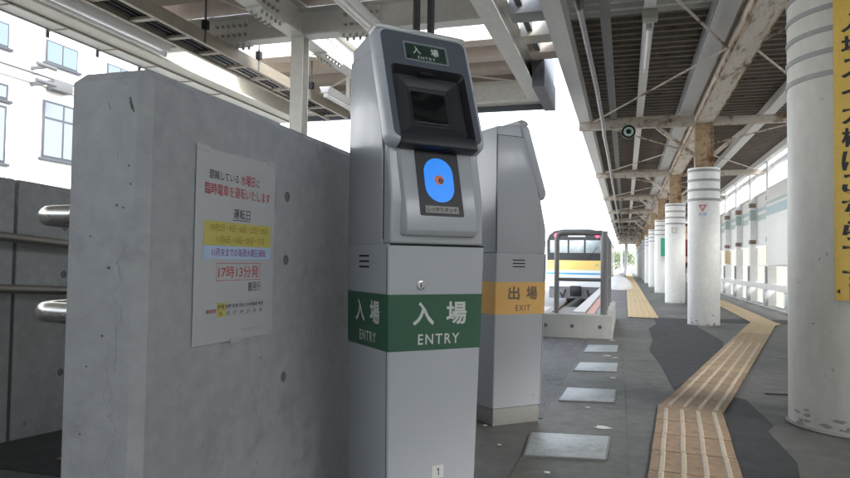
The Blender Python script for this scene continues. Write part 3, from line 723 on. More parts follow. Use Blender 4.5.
# cable ladder, lamps
ct = thing('cable_tray', 'brown ladder cable tray hung beneath the canopy deck', 'cable tray', (-3.4, 4, 2.5))
for x in (-3.47, -3.22):
    part('side_rail', MB().box(x - .018, x + .018, -1.5, 7.3, 2.47, 2.57), 'tray_brown', ct)
for k in range(21):
    y = -.9 + k * .4
    part('rung', MB().box(-3.451, -3.239, y, y + .05, 2.478, 2.50), 'tray_brown', ct)
for y in (3.0, 4.45, 5.25, 6.3):
    part('hanger', MB().cyl((-3.20, y, 2.47), (-3.20, y, 2.88), .008, 8), 'dark_fascia', ct)
    part('beam_clamp', MB().box(-3.222, -3.178, y - .022, y + .022, 2.58, 2.65), 'black_plastic', ct)
cbn = MB()
for k, dx in enumerate((-.08, -.03, .03)):
    cbn.tube([(-3.345 + dx, y, 2.51 + .004 * math.sin(y * 3 + k)) for y in (-1.5, 0, 1.5, 3, 4.5, 6, 7.2)], .014, 8)
part('cables', cbn, 'black_rubber', ct)
def lamp(label, x, y0, y1, z, arm=None):
    t = thing('ceiling_lamp', label, 'lamp', (x, (y0 + y1) / 2, z), group='unlit tube lamps under the canopy')
    part('housing', MB().prism([(x - .06, z + .09), (x + .06, z + .09), (x + .035, z + .03), (x - .035, z + .03)], 1, y0, y1), 'lamp_white', t, bevel=.004)
    part('tube', MB().tube([(x, y0 + .04, z + .005), (x, y1 - .04, z + .005)], .016, 12), 'lamp_tube', t)
    for y in (y0 + .02, y1 - .035):
        part('socket', MB().box(x - .02, x + .02, y, y + .018, z - .014, z + .031), 'lamp_white', t, bevel=.003)
    part('mount', MB().box(x - .02, x + .02, (y0 + y1) / 2 - .03, (y0 + y1) / 2 + .03, z + .092, 2.86), 'steel_white', t)
    if arm: part('mount_arm', MB().box(arm[0], arm[1], y1 - .12, y1 - .07, z + .09, z + .12), 'steel_white', t)
lamp('long white tube lamp beside the cable tray at upper left', -3.73, 2.6, 4.66, 2.47, (-3.88, -3.4))
lamp('short white tube lamp above the left shoulder of the entry machine', -1.86, 3.5, 4.72, 2.50)
lamp('white tube lamp beyond the canopy post, nearest the far fascia', -2.9, 6.0, 7.2, 2.42)

# ------------------------------------------------------------------ platform roof and columns
rf = thing('platform_roof', 'dark corrugated platform roof on rusty beams and white purlins', 'roof', (.97, 9.27, 0))
CX = .97
Y0, Y1 = -15.0, 66.0  # roof lengthened out of view behind the camera to block light from there
part('spine_beam', MB().prism([(CX - .10, 2.62), (CX + .10, 2.62), (CX + .10, 2.64), (CX + .08, 2.64), (CX + .08, 2.84), (CX + .11, 2.84), (CX + .11, 2.86), (CX - .11, 2.86), (CX - .11, 2.84), (CX - .08, 2.84), (CX - .08, 2.64), (CX - .10, 2.64)], 1, Y0, Y1), 'steel_rust', rf)
for sg in (-1, 1): part('flange_lip', MB().box(CX + sg * .1005, CX + sg * .112, Y0, Y1, 2.614, 2.646), 'rust_edge', rf)
for sg in (-1, 1): part('flange_lip', MB().box(CX + sg * .1105, CX + sg * .116, Y0, Y1, 2.838, 2.862), 'rust_edge', rf)
part('edge_girder', MB().prism([(-.62, 2.70), (-.47, 2.70), (-.47, 2.90), (-.485, 2.90), (-.485, 2.716), (-.605, 2.716), (-.605, 2.90), (-.62, 2.90)], 1, Y0, Y1), 'purlin_white', rf)
for x, wd, m in ((.175, .085, 'purlin_white'), (.76, .16, 'purlin_grey'), (1.80, .13, 'purlin_white'), (2.55, .10, 'purlin_white')):
    part('purlin', MB().prism([(x - wd / 2, 2.775), (x + wd / 2, 2.775), (x + wd / 2, 2.885), (x + wd / 2 - .008, 2.885), (x + wd / 2 - .008, 2.783), (x - wd / 2 + .008, 2.783), (x - wd / 2 + .008, 2.885), (x - wd / 2, 2.885)], 1, Y0, Y1), m, rf)
part('purlin_flange', MB().box(.655, .679, Y0, Y1, 2.80, 2.885), 'conduit_grey', rf)
def corr(n, p, dp, th=.003):
    lo = []
    for k in range(n):
        a = k * p; lo += [(a, 0), (a + p * .30, 0), (a + p * .45, dp), (a + p * .85, dp)]
    lo.append((n * p, 0))
    return lo + [(y, z + th) for y, z in reversed(lo)]
cm1 = mesh_of(MB().prism(corr(5, .16, .042), 0, -1.62, 1.75), 'roof_sheet', smooth=0)
cm2 = cm1.copy()
k = 0; y = Y0
while y < Y1 - .5:
    light = 4.0 < y < 5.3 
    link('roof_sheet', cm2 if light else cm1, 'roof_light' if light else 'roof_dark', rf, (0, y - 9.27, 2.888)); y += .8
cols_y = [3.68, 9.27, 14.45, 19.55, 24.7, 29.8, 34.9, 40.0, 45.1, 50.2, 55.3, 60.4]
for i, y in enumerate(cols_y):
    if i == 0: y = 4.15
    part('cross_arm', MB().prism([(y - .05, 2.60), (y + .05, 2.60), (y + .05, 2.612), (y - .038, 2.612), (y - .038, 2.70), (y - .05, 2.70)], 0, -.62, CX - .115), 'brace_rust', rf)
    part('cross_arm', MB().prism([(y - .05, 2.60), (y + .05, 2.60), (y + .05, 2.612), (y - .038, 2.612), (y - .038, 2.70), (y - .05, 2.70)], 0, CX + .115, 2.62), 'brace_rust', rf)
    part('cross_arm', MB().box(-.45, CX - .115, y + .052, y + .062, 2.705, 2.765), 'steel_rust', rf)
    if i: 
        for sg in (-1, 1): part('knee_brace', MB().bar((CX + sg * .10, y, 2.20), (CX + sg * .58, y, 2.605), .05, .05), 'brace_rust', rf)
    if i < 9:
        ya = 3.1 if i == 0 else y; yn = cols_y[i + 1]; ym = 6.42 if i == 0 else (y + yn) / 2
        for (xa, xb) in ((-.42, CX - .10), (2.45, CX + .10)):
            part('brace_rod', MB().tube([(xa, ya + .07, 2.70), (xb, ym, 2.73)], .011, 8), 'brace_rust', rf)
            part('brace_rod', MB().tube([(xa, yn - .07, 2.70), (xb, ym, 2.73)], .011, 8), 'brace_rust', rf)
desc = ['nearest thick white column with grey rings and yellow lettered strip', 'first slim white column beyond the yellow lettered one, red triangle mark near its rings',
        'second slim white column beyond the yellow lettered one', 'third slim white column beyond the yellow lettered one, with a green plate',
        'fourth slim white column beyond the yellow lettered one', 'fifth slim white column beyond the yellow lettered one', 'sixth slim white column beyond the yellow lettered one',
        'seventh slim white column beyond the yellow lettered one', 'eighth slim white column beyond the yellow lettered one', 'ninth slim white column beyond the yellow lettered one',
        'tenth slim white column beyond the yellow lettered one', 'farthest slim white column of the platform row']
for i, y in enumerate(cols_y):
    x = 1.068 if i == 0 else CX; r = .29 if i == 0 else .195; n = 48 if i < 4 else 24
    t = thing('platform_column', desc[i], 'column', (x, y, 0), group='white columns along the platform')
    top_ = 2.10 if i == 0 else 2.03
    part('jacket', MB().tube([(x, y, 0), (x, y, top_)], r, n), 'column_aged' if i == 0 else 'column_white', t)
    for k in range(5 if i == 0 else 4):
        z = (1.655 + k * .104) if i == 0 else 1.60 + k * .125
        bw = .024 if i == 0 else .032
        L = [[(x + rr * math.cos(6.2832 * q / n), y + rr * math.sin(6.2832 * q / n), zz) for q in range(n)] for rr, zz in ((r - .004, z), (r + .005, z), (r + .005, z + bw), (r - .004, z + bw))]
        part('ring', MB().loft(L, False, False), 'column_band', t)
    q2 = [(-.08, -.11), (.08, -.11), (.08, -.096), (.07, -.096), (.07, .096), (.08, .096), (.08, .11), (-.08, .11), (-.08, .096), (-.07, .096), (-.07, -.096), (-.08, -.096)]
    part('steel_post', MB().prism([(CX + a, y + b) for b, a in q2], 2, 1.95, 2.618), 'post_rust', t)
    if i == 0:
        # patches where the paint has flaked near the foot
        for k in range(46):
            a = R(random.uniform(195, 330)); z = .012 + abs(random.gauss(0, .035)) if k < 34 else random.uniform(.1, 1.4)
            s_ = random.uniform(.006, .026) if k < 34 else random.uniform(.003, .008); pts = []
            for m_ in range(8):
                b_ = m_ * .785; pts.append((a + s_ * random.uniform(.5, 1.2) * 1.5 * math.cos(b_) / r, z + s_ * .55 * random.uniform(.5, 1.2) * math.sin(b_)))
            mb = MB().loft([[(x + rr * math.cos(p[0]), y + rr * math.sin(p[0]), max(.002, p[1])) for p in pts] for rr in (r - .001, r + .0012)])
            part('paint_chip', mb, 'chip', t, smooth=0)
    elif i < 5:
        for k in range(16 if i == 1 else 7 + i):
            a = R(random.uniform(190, 350)); z = .012 + abs(random.gauss(0, .05)); s_ = random.uniform(.006, .020)
            pts = [(a + s_ * random.uniform(.5, 1.2) * 1.5 * math.cos(m_ * .785) / r, z + s_ * .6 * random.uniform(.5, 1.2) * math.sin(m_ * .785)) for m_ in range(8)]
            part('paint_chip', MB().loft([[(x + rr * math.cos(p[0]), y + rr * math.sin(p[0]), max(.002, p[1])) for p in pts] for rr in (r - .001, r + .0015)]), 'chip', t, smooth=0)
        # skirt of bare concrete
    part('foot_edge', MB().loft([[(x + rr * math.cos(6.2832 * q / n), y + rr * math.sin(6.2832 * q / n), zz) for q in range(n)] for rr, zz in ((r + .012, .0045), (r + .004, .012), (r - .002, .012))], False, False), 'chip', t)
    if i == 1:
        a = R(260); 
        def cyM(a, z, off=.0025): return frame((x + (r + off) * math.cos(a), y + (r + off) * math.sin(a), z), (-math.sin(a), math.cos(a), 0), (0, 0, 1))
        M = cyM(a, 1.50)
        part('warning_mark', MB().add([M @ Vector(q) for q in ((-.05, .045, 0), (.05, .045, 0), (0, -.045, 0))], [(0, 2, 1)]), 'mark_red', t)
        part('warning_mark_centre', MB().add([M @ Vector(q) for q in ((-.028, .032, .001), (.028, .032, .001), (0, -.02, .001))], [(0, 2, 1)]), 'paint_white', t)
        for k in (-1, 1):
            part('mark_dot', MB().add([cyM(a + k * .14, 1.425) @ Vector(q) for q in ((-.018, -.018, 0), (.018, -.018, 0), (.018, .018, 0), (-.018, .018, 0))], [(0, 1, 2, 3)]), 'ink_blue', t)
    if i == 2:
        a = R(262); M = frame((x + (r + .003) * math.cos(a), y + (r + .003) * math.sin(a), 1.48), (-math.sin(a), math.cos(a), 0), (0, 0, 1))
        part('small_notice', MB().box(-.05, .05, -.06, .06, -.002, .002).xf(M), 'label_grey', t); part('small_notice_face', MB().box(-.04, .04, -.05, .05, .001, .003).xf(M), 'paint_white', t)
    if i == 3:
        part('green_plate', MB().box(x - .05, x + .30, y - r - .10, y - r - .085, 1.02, 1.52), 'plate_green', t, bevel=.004); part('plate_bracket', MB().box(x - .02, x + .02, y - r - .086, y - r + .01, 1.25, 1.29), 'conduit_grey', t)
# yellow strip with vertical lettering on the nearest column
x, y, r = 1.068, 3.68, .29
ys = thing('yellow_strip_sign', 'yellow strip sign with black vertical Japanese lettering on the nearest column', 'sign', (x, y, .65))
fa = math.atan2(-y, -x) + R(0)            # direction from column axis to the camera
fa = fa + R(1.0)
def cylpt(s_, z, off): a = fa + s_ / r; return (x + (r + off) * math.cos(a), y + (r + off) * math.sin(a), z)
SW = .168; zb, zt = .615, 2.07; n = 10
L = [[cylpt(-SW / 2 + SW * k / n, z, .0075) for k in range(n + 1)] + [cylpt(SW / 2 - SW * k / n, z, .0050) for k in range(n + 1)] for z in (zb, zt)]
ysf = part('strip', MB().loft(L), 'sign_yellow', ys)
chars = '入場スイカ機はこちらです'
z = 1.88; CH = .1055
def wrap_text(ch, cz, wd, ht):
    o = text(ch, wd, ht, Matrix.Identity(4), 'print_dark', ysf, weight=.026)
    inv = chain(ysf).inverted()
    for v in o.data.vertices: v.co = inv @ Vector(cylpt(v.co.x, cz + v.co.y, .0088))
    o.data.update()
for k, ch in enumerate(chars):
    wrap_text(ch, z - CH * k, .108, .088)
ar = MB(); az = .655
for q in (((-.078, 0), (-.012, .05), (-.012, -.05)),): ar.add([cylpt(p[0], az + p[1], .0088) for p in q], [(0, 1, 2)])
ar.add([cylpt(p[0], az + p[1], .0088) for p in ((-.012, .018), (.02, .018), (.065, .018), (.065, -.018), (.02, -.018), (-.012, -.018))], [(0, 1, 4, 5), (1, 2, 3, 4)])
part('arrow', ar, 'print_dark', ysf, smooth=0)
# services under the platform roof
pc = thing('conduit_pipe', 'round grey conduit running along the left edge of the platform roof', 'conduit', (-.32, 5, 2.6))
part('pipe', MB().tube([(-.345, 5.0, 2.70), (-.31, 7.4, 2.685), (-.285, 9.0, 2.58), (-.29, 9.35, 2.545), (-.29, 11.2, 2.60), (-.29, 14.2, 2.60), (-.29, 40, 2.62)], .024, 12), 'conduit_grey', pc)
part('end_fitting', MB().tube([(-.345, 4.70, 2.71), (-.345, 4.78, 2.705), (-.345, 5.02, 2.70)], [.02, .042, .036], 12), 'black_plastic', pc)
part('hanger', MB().tube([(-.345, 4.75, 2.72), (-.345, 4.75, 2.89)], .008, 8), 'black_plastic', pc)
tag(part('flat_duct', MB().box(-.205, -.125, -2, 60, 2.74, 2.775), 'conduit_dark'), 'flat dark grey duct running beside the round conduit under the roof', 'duct')
t = thing('platform_lamp', 'slim white tube lamp fixed to the purlin of the platform roof', 'lamp', (.175, 6.2, 2.7))
part('housing', MB().box(.145, .205, 5.55, 6.95, 2.735, 2.773), 'lamp_white', t, bevel=.005)
part('tube', MB().tube([(.175, 5.7, 2.716), (.175, 6.88, 2.716)], .015, 10), 'lamp_tube', t)
part('socket', MB().box(.15, .20, 5.62, 5.68, 2.695, 2.736), 'conduit_grey', t, bevel=.004); part('socket', MB().tube([(.175, 6.88, 2.716), (.175, 6.93, 2.716)], .024, 10), 'lamp_white', t)
part('junction_box', MB().box(.12, .235, 5.40, 5.52, 2.70, 2.774), 'label_grey', t, bevel=.006)
t = thing('round_camera', 'small round dark device with pale green lens hanging from the cross arm', 'camera', (.02, 9.0, 2.5))
part('housing', MB().tube([(.03, 9.12, 2.50), (.03, 9.02, 2.50), (.03, 8.96, 2.50)], [.06, .085, .088], 20), 'black_plastic', t)
part('lens', MB().tube([(.03, 8.958, 2.50), (.03, 8.95, 2.50)], [.062, .055], 20), 'clock_green', t); part('lens_centre', MB().tube([(.03, 8.951, 2.50), (.03, 8.944, 2.50)], [.034, .03], 16), 'black_plastic', t)
part('bracket', MB().box(0, .06, 9.08, 9.13, 2.57, 2.62), 'conduit_grey', t)

# ------------------------------------------------------------------ right windbreak wall
wb = thing('windbreak_wall', 'white panelled windbreak wall with green stripes along the right of the platform', 'wall', (2.7, 12, 0))
WB = 2.70
py = [4.65 + 1.85 * k for k in range(-10, 24)]  # near bays, out of view, added to hold back light from right and behind
for k, y in enumerate(py):
    part('post', MB().box(WB - .13, WB + .12, y - .085, y + .085, 0, 2.86), 'panel_white', wb, bevel=.006)
    if 12 <= k < 26:
        part('post_mark', MB().box(WB - .1335, WB - .02, y - .0885, y + .0885, 2.03 + random.uniform(-.02, .02), 2.13), 'post_mark', wb, smooth=0)
        part('post_stripe', MB().box(WB - .1325, WB - .02, y - .0875, y + .0875, 1.76, 1.985), 'panel_green', wb, smooth=0)
        part('post_mark', MB().box(WB - .1335, WB - .02, y - .0885, y + .0885, 1.25, 1.34), 'post_mark', wb, smooth=0)
        if k % 3 == 0: part('post_stain', MB().box(WB - .1325, WB - .02, y - .0875, y + .06, .84, 1.19), 'post_stain', wb, smooth=0)
        part('post_foot', MB().box(WB - .19, WB - .131, y - .085, y + .085, .036, .335), 'conduit_grey', wb, bevel=.004)
        part('post_stay', MB().box(WB - .17, WB - .131, y - .03, y + .03, .455, .78), 'conduit_grey', wb, bevel=.003)
for k in range(len(py) - 1):
    a, b = py[k] + .088, py[k + 1] - .088
    part('vent_frame', MB().box(WB - .06, WB + .03, a + .30, a + .72, .036, .335), 'label_grey', wb, bevel=.004)
    part('vent_pane', MB().box(WB - .064, WB - .0605, a + .36, a + .66, .09, .30), 'panel_white', wb)
    part('panel', MB().box(WB + .005, WB + .03, a + .73, b, .05, .33), 'translucent_white', wb)
    for (z0, z1, m) in ((.46, .775, 'translucent_white'), (.81, 1.19, 'translucent_white'), (1.235, 1.74, 'panel_white'), (1.745, 1.86, 'panel_green'), (1.865, 1.93, 'panel_white'), (1.935, 2.01, 'panel_blue'), (2.015, 2.26, 'panel_white')):
        part('panel', MB().box(WB + .005 + random.uniform(0, .006), WB + .03, a, b, z0, z1), m, wb, smooth=0)
    part('kick_rail', MB().box(WB - .15, WB - .131, py[k] + .012, py[k + 1] - .012, .337, .452), 'paint_white', wb, bevel=.004)
    part('rail', MB().box(WB - .045, WB + .004, a, b, .778, .806), 'purlin_grey', wb); part('rail', MB().box(WB - .045, WB + .004, a, b, 1.195, 1.232), 'purlin_white', wb)
    part('rail', MB().box(WB - .03, WB + .05, a, b, 2.262, 2.30), 'purlin_grey', wb)
part('eave_rail', MB().box(WB - .05, WB + .02, Y0, 48, 2.66, 2.74), 'purlin_grey', wb)
part('kerb', MB().box(WB - .16, WB + .16, -14, 48, -.002, .035), 'barrier_concrete', wb, bevel=.006)
nb = thing('board_panel', 'large blank white board with pale blue stripe mounted on the windbreak wall', 'board', (WB - .06, 12.8, 1.5))
part('board', MB().box(WB - .175, WB - .136, 11.95, 13.70, .80, 2.24), 'panel_white', nb, bevel=.006)
part('stripe', MB().box(WB - .1775, WB - .1755, 11.97, 13.68, 1.72, 1.88), 'panel_blue', nb, smooth=0); part('stripe', MB().box(WB - .1775, WB - .1755, 11.97, 13.68, 1.93, 1.98), 'panel_green', nb, smooth=0)

# ------------------------------------------------------------------ end-of-track barrier and railing
bt = thing('concrete_barrier', 'low concrete kerb wall carrying the grey railing in front of the train', 'barrier', (-.5, 7.2, 0))
part('front_kerb', MB().box(-.97, -.125, 7.03, 7.24, -.3, .24), 'barrier_concrete', bt, bevel=.012)
part('side_kerb', MB().prism([(7.245, -.3), (9.8, -.3), (9.8, .24), (7.245, .24)], 0, -.30, -.13), 'barrier_concrete', bt, bevel=.012)
for x in (-.80, -.53, -.25):
    tie_hole((x, 7.03 - .0006, .12), '-y', bt, .016)
rg = thing('steel_railing', 'dark grey pipe railing standing on the low concrete barrier', 'railing', (-.45, 7.15, .24))
arch = [(-.70, 7.14, .235), (-.70, 7.14, 1.03)] + [(-.70 + .06 * (1 - math.cos(R(a))), 7.14, 1.03 + .06 * math.sin(R(a))) for a in (30, 60, 90)]
arch += [(-.225, 7.14, 1.09)]
part('hoop', MB().tube(arch, .026, 12), 'railing_grey', rg)
part('cross_rail', MB().tube([(-.70, 7.14, .60), (-.215, 7.14, .60)], .02, 10), 'railing_grey', rg)
part('post', MB().tube([(-.215, 7.14, .235), (-.215, 7.14, 1.11)], .036, 12), 'railing_grey', rg)
for y in (7.9, 8.7, 9.5): part('post', MB().tube([(-.215, y, .235), (-.215, y, 1.09)], .026, 12), 'railing_grey', rg)
for z in (1.09, .60): part('side_rail', MB().tube([(-.215, 7.16, z), (-.215, 9.5, z)], .022, 10), 'railing_grey', rg)

# ------------------------------------------------------------------ train
tr = thing('commuter_train', 'silver commuter train with yellow and blue bands standing at the platform', 'train', (-2.22, 32, -1.1))
TX, TY = -2.22, 32.0
def tsec(y, k=1.0, dz=0):
    P = [(-1.38, -.15), (-1.42, .3), (-1.42, 1.9), (-1.36, 2.15), (-1.12, 2.38), (-.6, 2.49), (0, 2.52), (.6, 2.49), (1.12, 2.38), (1.36, 2.15), (1.42, 1.9), (1.42, .3), (1.38, -.15)]
    return [(TX + p[0] * k, y, p[1] + dz) for p in P]
part('body', MB().loft([tsec(TY + .02, .985), tsec(TY + .10), tsec(TY + 19.5)]), 'train_steel', tr, smooth=40)
part('roof', MB().loft([[(TX + p[0], yy, p[1]) for p in ((-1.30, 2.26), (-1.12, 2.40), (-.6, 2.51), (0, 2.54), (.6, 2.51), (1.12, 2.40), (1.30, 2.26))] for yy in (TY + .08, TY + 19.4)]), 'train_roof', tr, smooth=40)
fm_ = part('front_mask', MB().prism([(TX - 1.36, .95), (TX + 1.36, .95), (TX + 1.38, 1.85), (TX + 1.28, 2.14), (TX + 1.05, 2.33), (TX + .6, 2.42), (TX - .6, 2.42), (TX - 1.05, 2.33), (TX - 1.28, 2.14), (TX - 1.38, 1.85)], 1, TY - .03, TY + .03), 'train_black', tr)
for (a, b) in ((-1.24, -.42), (-.34, .34), (.42, 1.24)):
    part('windscreen', MB().box(TX + a, TX + b, TY - .045, TY - .028, 1.30, 1.90), 'train_glass', fm_, bevel=.006)
part('destination_display', MB().box(TX - .40, TX + .40, TY - .045, TY - .028, 2.06, 2.28), 'dest_display', fm_)
for s in (-1, 1):
    part('tail_lamp', MB().tube([(TX + s * .95, TY - .05, 2.12), (TX + s * .95, TY - .02, 2.12)], .11, 16), 'tail_red', fm_)
part('wiper', MB().bar((TX + .5, TY - .055, 1.03), (TX + .95, TY - .055, 1.55), .02, .02), 'black_rubber', fm_)
part('yellow_band', MB().box(TX - 1.40, TX + 1.40, TY - .025, TY + .03, .50, .945), 'train_yellow', tr); part('blue_band', MB().box(TX - 1.40, TX + 1.40, TY - .022, TY + .03, .28, .36), 'train_blue', tr)
part('white_band', MB().box(TX - 1.40, TX + 1.40, TY - .024, TY + .03, .365, .495), 'train_white', tr); part('white_panel', MB().box(TX - 1.38, TX + 1.38, TY - .02, TY + .03, -.30, .275), 'train_white', tr)
text('JR', .22, .12, frame((TX + .95, TY - .028, .72), (1, 0, 0), (0, 0, 1)), 'conduit_grey', tr, weight=.02, local=False)
part('underframe', MB().box(TX - 1.25, TX + 1.25, TY + .12, TY + 19, -.75, -.16), 'train_black', tr)
part('skirt', MB().loft([[(TX + s * 1.28, TY + .04, z) for s in (-1, 1)] + [(TX + s * 1.2, TY + .10, z) for s in (1, -1)] for z in (-.85, -.16)]), 'conduit_dark', tr)
part('coupler', MB().box(TX - .16, TX + .16, TY - .38, TY + .1, -.62, -.34), 'conduit_dark', tr, bevel=.04)
part('coupler_head', MB().box(TX - .26, TX + .26, TY - .52, TY - .36, -.72, -.24), 'black_plastic', tr, bevel=.05)
for s in (-1, 1):
    part('air_hose', MB().tube([(TX + s * .5, TY + .05, -.45), (TX + s * .55, TY - .16, -.6), (TX + s * .62, TY - .1, -.8), (TX + s * .75, TY + .05, -.6)], .035, 8), 'black_rubber', tr)
    for k in range(2):
        part('wheel', MB().tube([(TX + s * .53 - .06, TY + 1.8 + k * 2.1, -.78), (TX + s * .53 + .06, TY + 1.8 + k * 2.1, -.78)], .42, 20), 'track_steel', tr)
    for k in range(4):
        part('side_door', MB().box(TX + s * 1.415, TX + s * 1.428, TY + 2 + k * 4.6, TY + 3.3 + k * 4.6, -.05, 1.85), 'train_white', tr); part('side_window', MB().box(TX + s * 1.415, TX + s * 1.43, TY + 3.7 + k * 4.6, TY + 5.9 + k * 4.6, .85, 1.75), 'train_glass', tr)
    part('side_yellow_band', MB().box(TX + s * 1.414, TX + s * 1.424, TY + .1, TY + 19.4, .50, .70), 'train_yellow', tr)

# ------------------------------------------------------------------ white building across the road
bd = thing('white_building', 'bright white building with grey framed windows beyond the ramp', 'building', (-16, 14, -1.55))
BX = -14.0
part('wall', MB().box(-24, BX, -6, 19.5, -1.56, 10.5), 'building_white', bd, smooth=0)
part('parapet', MB().box(-24.1, BX + .08, -6.1, 19.6, 10.5, 10.8), 'building_white', bd)
def window(y0, y1, z0, z1, mull=None, tran=None, blind=True, f=.06):
    fo = part('window', MB().box(BX - .05, BX + .03, y0, y1, z0, z1).box(BX - .05, BX + .09, y0 - .08, y1 + .08, z0 - .07, z0 - .001), 'window_frame', bd, bevel=.004)
    ysp = [y0 + f] + ([mull - f / 2, mull + f / 2] if mull else []) + [y1 - f]; zsp = [z0 + f] + ([tran - f / 2, tran + f / 2] if tran else []) + [z1 - f]
    for i in range(0, len(ysp), 2):
        for j in range(0, len(zsp), 2):
            part('pane', MB().box(BX + .031, BX + .034, ysp[i], ysp[i + 1], zsp[j], zsp[j + 1]), 'blind' if blind else 'window_glass', fo, smooth=0)
for k in range(-3, 4):
    o_ = k * 2.05
    window(12.97 + o_ - .005, 13.97 + o_, 5.66, 6.24, mull=13.47 + o_, f=.04, blind=False)
    window(12.93 + o_ * 1.0, 14.15 + o_, 3.24, 4.70, mull=13.56 + o_, tran=4.25) if k != -1 else None
window(10.75, 11.93, 2.93, 4.28, mull=11.3); window(10.75, 11.95, 4.42, 4.80)
for k in range(-3, 4): window(12.6 + k * 2.4, 13.9 + k * 2.4, 8.0, 9.3, mull=13.25 + k * 2.4)
part('string_course', MB().box(BX, BX + .05, -6, 19.5, 5.02, 5.12), 'label_grey', bd)
part('facade_pipe', MB().tube([(BX + .10, -4, 5.25), (BX + .10, 19, 5.25)], .03, 8), 'service_dark', bd)
sb = part('service_bracket', MB().box(BX, BX + .5, 12.55, 12.62, 4.95, 5.03), 'service_dark', bd); part('service_bracket', MB().box(BX, BX + .45, 12.55, 12.62, 5.35, 5.42), 'service_dark', bd)
for z in (4.99, 5.39): part('insulator', MB().tube([(BX + .48, 12.3, z), (BX + .48, 12.85, z)], .05, 10), 'service_dark', sb)
part('junction_box', MB().box(BX + .02, BX + .28, 13.0, 13.6, 4.95, 5.2), 'service_dark', sb, bevel=.02)

# ------------------------------------------------------------------ distance: poles, trees, mound, person
for i, (x, y, h, r, lab) in enumerate([(-6.9, 14.5, 9, .14, 'grey utility pole seen past the canopy post, beyond the ramp'), (.05, 62, 9, .16, 'grey catenary mast at the far end of the platform'), (-.45, 75, 9, .15, 'farthest thin grey mast beyond the platform end')]):
    t = thing('utility_pole', lab, 'pole', (x, y, -1.55), group='grey poles in the distance')
    part('shaft', MB().tube([(x, y, -1.55), (x, y, h)], [r, r * .7], 14), 'pole_grey', t)
    part('arm', MB().box(x - 1.2, x + 1.2, y - .05, y + .05, h - 1.2, h - 1.08), 'pole_grey', t)
    for s in (-1, 0, 1): part('insulator', MB().tube([(x + s * .9, y, h - 1.08), (x + s * .9, y, h - .85)], .05, 8), 'label_grey', t)
def tree(label, x, y, h, cr, seed):
    rnd = random.Random(seed); t = thing('tree', label, 'tree', (x, y, -1.55), group='green trees beyond the platform end')
    tk = MB().tube([(x, y, -1.55), (x + .1, y, h * .4), (x, y, h * .8)], [.22, .15, .05], 8)
    for k in range(6):
        a = k * 1.05; zz = h * (.3 + .07 * k); tk.tube([(x, y, zz), (x + cr * .6 * math.cos(a), y + cr * .6 * math.sin(a), zz + h * .2)], [.08, .02], 6)
    part('trunk', tk, 'bark', t)
    mb = MB()
    cl = [(rnd.gauss(0, cr * .45), rnd.gauss(0, cr * .45), h * .68 + rnd.gauss(0, h * .17), rnd.uniform(.25, .5) * cr) for _ in range(22)]
    for cx_, cy_, cz_, rr in cl:
        for _ in range(70):
            p = Vector((rnd.gauss(0, 1), rnd.gauss(0, 1), rnd.gauss(0, 1))).normalized() * rr * rnd.uniform(.6, 1.05) + Vector((x + cx_, y + cy_, cz_))
            u = Vector((rnd.gauss(0, 1), rnd.gauss(0, 1), rnd.gauss(0, 1))).normalized(); v_ = u.orthogonal().normalized(); s_ = rnd.uniform(.09, .2)
            mb.add([p - u * s_, p + v_ * s_ * .5, p + u * s_, p - v_ * s_ * .5], [(0, 1, 2, 3)])
    part('crown', mb, 'leaf_green', t, smooth=0)
tree('small green tree visible at the far end of the platform', .1, 108, 2.6, 2.0, 3)
tree('round green tree behind the masts beyond the platform end', -2.6, 125, 3.2, 2.6, 5)
mm = MB(); L = []
for k, (rx, z) in enumerate(((.42, .0), (.41, .09), (.33, .26), (.20, .38), (.07, .42))):
    L.append([(-.22 + rx * math.cos(a) * (1 + .06 * math.sin(3 * a + k)), 21.5 + 1.6 * rx * math.sin(a), z + .004) for a in [q * 6.2832 / 20 for q in range(20)]])
tag(part('covered_bundle', mm.loft(L), 'mound_white', smooth=60), 'rounded white covered bundle beside the railing at the platform edge', 'bundle')
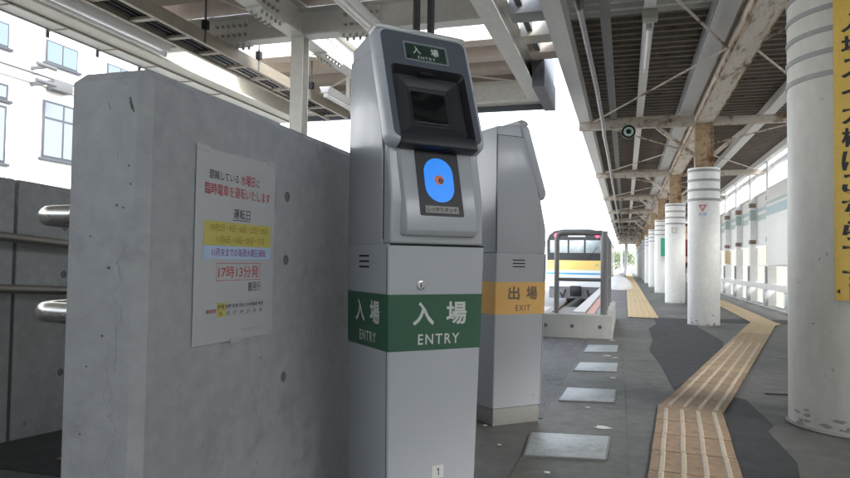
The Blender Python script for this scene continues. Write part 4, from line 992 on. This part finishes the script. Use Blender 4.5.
# person half hidden between two columns
def person(x, y, rz):
    t = thing('person', 'standing person in dark red top and dark trousers half hidden behind a column', 'person', (x, y, 0), rz)
    def skin(name, pts, edges, rad, m, parent, sub=2):
        me = bpy.data.meshes.new(name); me.from_pydata(pts, edges, []); me.update()
        o = bpy.data.objects.new(name, me); C.objects.link(o); o.parent = parent; me.materials.append(MT[m])
        md = o.modifiers.new('skin', 'SKIN'); md.use_smooth_shade = True
        for v, rr in zip(me.skin_vertices[0].data, rad): v.radius = rr if isinstance(rr, tuple) else (rr, rr)
        me.skin_vertices[0].data[0].use_root = True
        s = o.modifiers.new('sub', 'SUBSURF'); s.levels = sub; s.render_levels = sub
        dg = bpy.context.evaluated_depsgraph_get(); nm = bpy.data.meshes.new_from_object(o.evaluated_get(dg)); o.modifiers.clear(); o.data = nm
        for p in nm.polygons: p.use_smooth = True
        return o
    P = [(0, 0, .92), (0, .01, 1.08), (0, .01, 1.28), (0, .01, 1.42), (0, 0, 1.50), (0, -.015, 1.57), (0, -.02, 1.66), (0, -.015, 1.72)]
    E_ = [(0, 1), (1, 2), (2, 3), (3, 4), (4, 5), (5, 6), (6, 7)]
    rd = [(.16, .11), (.145, .10), (.165, .11), (.14, .09), (.055, .055), (.065, .075), (.078, .092), (.05, .06)]
    for s in (-1, 1):
        b = len(P); P += [(s * .09, 0, .86), (s * .10, -.01, .50), (s * .10, .02, .10), (s * .11, -.10, .045)]; E_ += [(0, b), (b, b + 1), (b + 1, b + 2), (b + 2, b + 3)]; rd += [.085, .062, .045, .04]
        b = len(P); P += [(s * .19, .01, 1.40), (s * .24, .02, 1.13), (s * .23, -.05, .90), (s * .225, -.07, .82)]; E_ += [(3, b), (b, b + 1), (b + 1, b + 2), (b + 2, b + 3)]; rd += [.062, .047, .035, .03]
        for q in range(5):
            c0 = len(P); xx = s * (.225); yy = -.105 + .02 * q if q < 4 else -.12
            P += [(xx, yy, .775 if q < 4 else .81), (xx - s * .012, yy - .004, .725 - .008 * (q % 2) if q < 4 else .775)]; E_ += [(b + 3, c0), (c0, c0 + 1)]; rd += [.011, .009]
    body = skin('body', P, E_, rd, 'skin', t)
    skin('shirt', [(0, 0, .93), (0, .01, 1.08), (0, .01, 1.28), (0, .01, 1.43), (.20, .01, 1.405), (.243, .02, 1.18), (-.20, .01, 1.405), (-.243, .02, 1.18)], [(0, 1), (1, 2), (2, 3), (3, 4), (4, 5), (3, 6), (6, 7)], [(.185, .13), (.165, .12), (.185, .13), (.15, .10), .078, .064, .078, .064], 'shirt_red', t)
    skin('trousers', [(0, 0, .94), (.09, 0, .84), (.10, -.01, .50), (.10, .02, .07), (-.09, 0, .84), (-.10, -.01, .50), (-.10, .02, .07)], [(0, 1), (1, 2), (2, 3), (0, 4), (4, 5), (5, 6)], [(.17, .12), .10, .08, .066, .10, .08, .066], 'trousers', t)
    skin('hair', [(0, .01, 1.64), (0, .005, 1.71), (0, -.01, 1.755)], [(0, 1), (1, 2)], [(.085, .085), (.092, .10), (.06, .07)], 'hair', t)
    for s in (-1, 1): part('eye', MB().tube([(s * .03, -.118, 1.645), (s * .03, -.106, 1.645)], .009, 8), 'hair', body, local=True)
    part('nose', MB().loft([[(-.012, -.105, 1.60), (.012, -.105, 1.60), (0, -.132, 1.605)], [(-.005, -.10, 1.645), (.005, -.10, 1.645), (0, -.112, 1.645)]]), 'skin', body, local=True)
person(1.37, 16.6, R(10))
